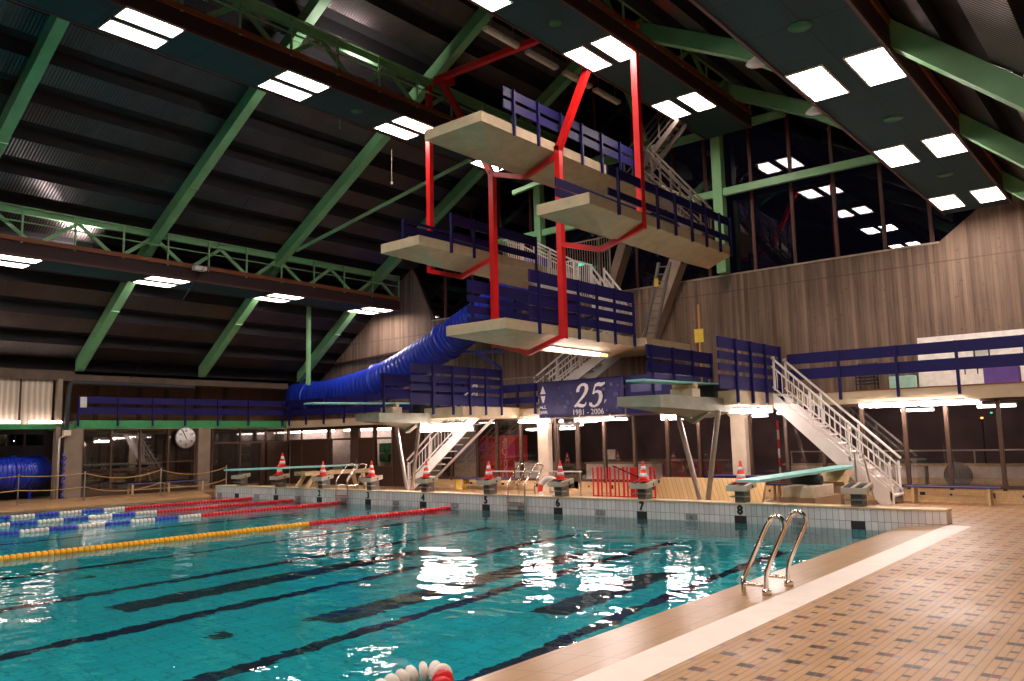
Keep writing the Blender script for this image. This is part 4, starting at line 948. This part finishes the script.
# right gallery clutter
t = thing('white_board','long white board with drawn frames leaning on the concrete wall of the right gallery','board',(2.5,YW-.1,ZG)); G().prism([(-.35,YW-.3,ZG+.03),(5.0,YW-.3,ZG+.03),(5.0,YW-.1,4.36),(-.35,YW-.1,4.36)],(0,.04,0)).build('panel','panelw',t)
for x0, x1, z0, z1 in ((1.05,1.4,3.4,3.95),(.8,1.1,3.2,3.7),(2.3,2.7,3.7,4.0)):
    g = G(); y = YW-.24
    for a in (x0,x1): g.box(a-.015,a+.015,y-.01,y+.06,z0,z1)
    for b in (z0,z1): g.box(x0,x1,y-.01,y+.06,b-.015,b+.015)
    g.build('drawn_frame','black',t)
tag(G().box(-1.05,-.38,YW-.6,YW-.35,ZG+.03,3.3).build('mint_mat','mint',None,.02),'mint green mat on edge beside the white board','mat')
tag(G().box(1.35,2.15,YW-1.0,YW-.75,ZG+.03,3.35).build('purple_mat','purple',None,.02),'purple mat on edge before the white board','mat')
t = thing('stacked_chairs','dark stacked chairs against the concrete wall of the right gallery','chairs',(-1.6,YW-.5,ZG))
for x in (-1.9,-1.4):
    for y in (YW-.7,YW-.35): G().beam((x,y,ZG+.03),(x,y,3.75 if y > YW-.5 else 3.4),.035,.035).build('leg','black',t)
for k in range(4): G().box(-1.92,-1.38,YW-.72,YW-.33,3.12+k*.09,3.15+k*.09).build('seat','black',t)
G().box(-1.9,-1.4,YW-.36,YW-.33,3.5,3.74).build('backrest','dpanel',t)

# things behind the glazing
t = thing('vending_cabinet','tall red drinks cabinet with white script behind the glass','cabinet',(-14.8,6.5,0)); G().box(-15.9,-14.05,6.2,7.0,0,1.95).build('body','vend',t,.02); text('Coca-Cola',.36,(-14.5,6.19,1.05),'conewhite',t,'lettering',(0,0,1),(-1,0,0),shear=.3)
t = thing('counter','white counter unit behind the glass beside the red cabinet','counter',(-13.2,6.4,0)); G().box(-13.95,-12.35,6.1,6.7,0,.95).build('carcass','panelw',t); G().box(-14.0,-12.3,6.05,6.75,.95,1.0).build('worktop','beam',t)
t = thing('counter','low white counter behind the glass under the anniversary banner','counter',(-10.2,7.6,0)); G().box(-11.6,-8.9,7.3,8.0,0,.85).build('carcass','panelw',t); G().box(-11.65,-8.85,7.25,8.05,.85,.9).build('worktop','beam',t)
t = thing('computer_monitor','white computer monitor on the low counter behind the glass','monitor',(-10.8,7.6,.9)); G().box(-11.0,-10.5,7.5,7.56,1.0,1.35).build('screen','panelw',t); G().box(-10.8,-10.7,7.5,7.6,.9,1.0).build('stand','grey',t)
t = thing('pool_surround','low tan and white planter wall behind the right glazing','wall unit',(0,8.5,0))
for k, (a, b) in enumerate(((-4.6,-2.6),(-2.5,-.6),(-.5,1.3),(1.4,3.0))):
    G().box(a,b,8.2,8.5,0,.45).build('tan_panel','stainwood',t); G().box(a,b,8.2,8.5,.45,.78).build('white_panel','panelw',t)
G().box(-4.7,3.1,8.15,8.55,.78,.84).build('cap','stainwood',t)
t = thing('inner_railing','white rail above the planter wall behind the right glazing','railing',(0,8.8,0)); G().tube([(-4.7,8.7,1.2),(3.1,8.7,1.2)],.025,6).build('rail','white',t)
for x in (-4.6,-2,.6,3.0): G().tube([(x,8.7,0),(x,8.7,1.2)],.022,6).build('post','white',t)
t = thing('fan','round grey fan standing behind the right glazing','fan',(.35,7.6,0)); G().lathe([(.33,0),(.36,.08),(.33,.16)],(.35,7.6,.55),20,(0,1,0)).build('cage','grey',t); G().box(.15,.55,7.5,7.8,0,.2).build('foot','grey',t)
for i, (x, y, z) in enumerate(((.3,12.0,2.1),(2.3,12.0,2.15),(-3.6,11.5,1.9))):
    o = thing('amber_lamp','x','lamp',(x,y,0)); G().lathe([(.02,0),(.05,.03),(.02,.06)],(x,y,z),10).build('bulb','amber',o); G().tube([(x,y,0),(x,y,z)],.025,6).build('post','black',o); tag(o,['amber lamp glowing beyond the right glazing','amber lamp far right beyond the glazing','amber lamp beyond the glass by the right column'][i],'lamp','amber lamps beyond the glass')
t = thing('exit_light','tiny green exit light behind the glazing','exit light',(1.0,9.5,2.2)); G().box(.95,1.0,9.5,9.55,2.22,2.26).build('panel','exitg',t); G().box(.97,.98,9.52,9.53,2.26,2.54).build('hanger','black',t)
t = thing('exit_light','tiny green exit light behind the white stairs','exit light',(-11.6,7.3,8.1)); G().box(-11.7,-11.45,7.3,7.35,8.15,8.27).build('panel','exitg',t)
t = thing('striped_pole','red and white striped pole behind the glass right of the column','pole',(-4.0,6.0,0))
for k in range(8): G().tube([(-4.0,6.2,k*.27),(-4.0,6.2,.27+k*.27)],.035,8).build('band','conered' if k % 2 else 'conewhite',t)
t = thing('office_unit','green and white shelf unit on the staff room wall','shelf',(-21.6,6.6,1.0)); G().box(-21.9,-21.3,6.5,6.68,1.35,1.75).build('upper_box','gdisc',t); G().box(-21.9,-21.3,6.5,6.68,.95,1.28).build('lower_box','gdisc',t)
t = thing('wall_clock','small round clock on the bright staff room wall','clock',(-23.9,6.65,1.6)); G().lathe([(.13,0),(.13,.04)],(-23.95,6.68,1.62),18,(0,-1,0)).build('face','grey',t)

# ------------------------------------------------------------------ lane ropes
FM = {}
def float_mesh(mat, r):
    if (mat, r) not in FM:
        o = G().lathe([(r*.35,-.045),(r*.8,-.04),(r,-.015),(r,.015),(r*.8,.04),(r*.35,.045)],(0,0,0),10,(0,1,0)).build('float',mat); me = o.data
        off = V(o.location); me.transform(Matrix.Translation(off)); D.objects.remove(o); FM[(mat, r)] = me
    return FM[(mat, r)]
def lane_rope(x, segs, label, near=90, r=.065):
    """segs: list of (y0, y1, mat) from the far end toward the viewer"""
    t = thing('lane_rope', label, 'lane rope', (x,segs[0][0],ZW), 'floating lane ropes')
    y_end = segs[-1][1]; G().tube([(x,-.02,ZW+.03),(x,y_end,ZW+.03)],.008,5).build('cable','grey',t)
    fl = []
    for y0, y1, mt in segs:
        n = int((y0-y1)/.105)
        for k in range(n): fl.append((y0-(k+.5)*(y0-y1)/n, mt))
    fl.sort(); far = {}
    for k, (y, mt) in enumerate(fl):
        if k < near:
            o = D.objects.new('float', float_mesh(mt, r)); COL.objects.link(o); o.parent = t; o.location = V((x,y,ZW+.03))-t.location
        else: far.setdefault(mt, []).append(y)
    for mt, ys in far.items():
        g = G()
        for y in ys: g.lathe([(r*.35,-.045),(r*.8,-.04),(r,-.015),(r,.015),(r*.8,.04),(r*.35,.045)],(x,y,ZW+.03),10,(0,1,0))
        o = g.build('float_run', mt, t); o['kind'] = 'stuff'
    return t
def bw(y0, y1, first):
    out = []; y = y0; k = first
    while y > y1: out.append((y, max(y-.66,y1), 'floatwhite' if k % 2 == 0 else 'floatblue')); y -= .66; k += 1
    return out
lane_rope(-11.25,[(-.15,-5.05,'floatred'),(-5.05,-12.6,'floatyel')],'red and yellow lane rope, nearest of the four far ropes',72,.075)
lane_rope(-16.25,[(-.15,-5.0,'floatred')]+bw(-5.0,-10.6,0),'lane rope of red then white and lilac floats, next behind the yellow one',53)
lane_rope(-18.75,[(-.15,-5.0,'floatred')]+bw(-5.0,-9.6,0),'lane rope of red then blue and white floats, third from the viewer',43)
lane_rope(-21.25,[(-.15,-4.8,'floatred')]+bw(-4.8,-9.0,0),'lane rope of red then white and lilac floats, farthest against the left deck',40)
t = thing('lane_rope','bent end of a white and red lane rope at the bottom edge of the picture','lane rope',(.45,-12.5,ZW),'floating lane ropes')
pth = smooth_path([(q[0]+.10,q[1]-.14,q[2]) for q in [(.28,-13.2,-.1),(.26,-12.9,-.1),(.24,-12.62,-.08),(.28,-12.42,-.05),(.42,-12.34,-.03),(.56,-12.42,-.04),(.70,-12.6,-.09),(.82,-12.9,-.1),(.9,-13.2,-.1)]],7)
acc = 0; last = pth[0]; k = 0
G().tube(pth,.01,5).build('cable','grey',t)
for a, b in zip(pth, pth[1:]):
    acc += (b-a).length
    if acc > .085:
        acc = 0; d = (b-a).normalized(); k += 1
        G().lathe([(.03,-.035),(.065,-.03),(.085,-.01),(.085,.01),(.065,.03),(.03,.035)],b,14,d).build('float','floatwhite' if k < 11 else 'floatred',t)

# ------------------------------------------------------------------ world, view
wd = D.worlds.new('night'); SC.world = wd; wd.use_nodes = True
bg = wd.node_tree.nodes['Background']; bg.inputs[0].default_value = (.05,.04,.09,1); bg.inputs[1].default_value = .08
SC.view_settings.view_transform = 'Standard'; SC.view_settings.look = 'None'; SC.view_settings.gamma = 1; SC.view_settings.exposure = 0.0
SC.view_settings.use_curve_mapping = False
cy = SC.cycles; cy.max_bounces = 10; cy.diffuse_bounces = 5; cy.glossy_bounces = 5; cy.transmission_bounces = 6; cy.transparent_max_bounces = 12
cy.caustics_reflective = False; cy.caustics_refractive = True; cy.sample_clamp_indirect = 60; cy.use_denoising = True; cy.blur_glossy = .5
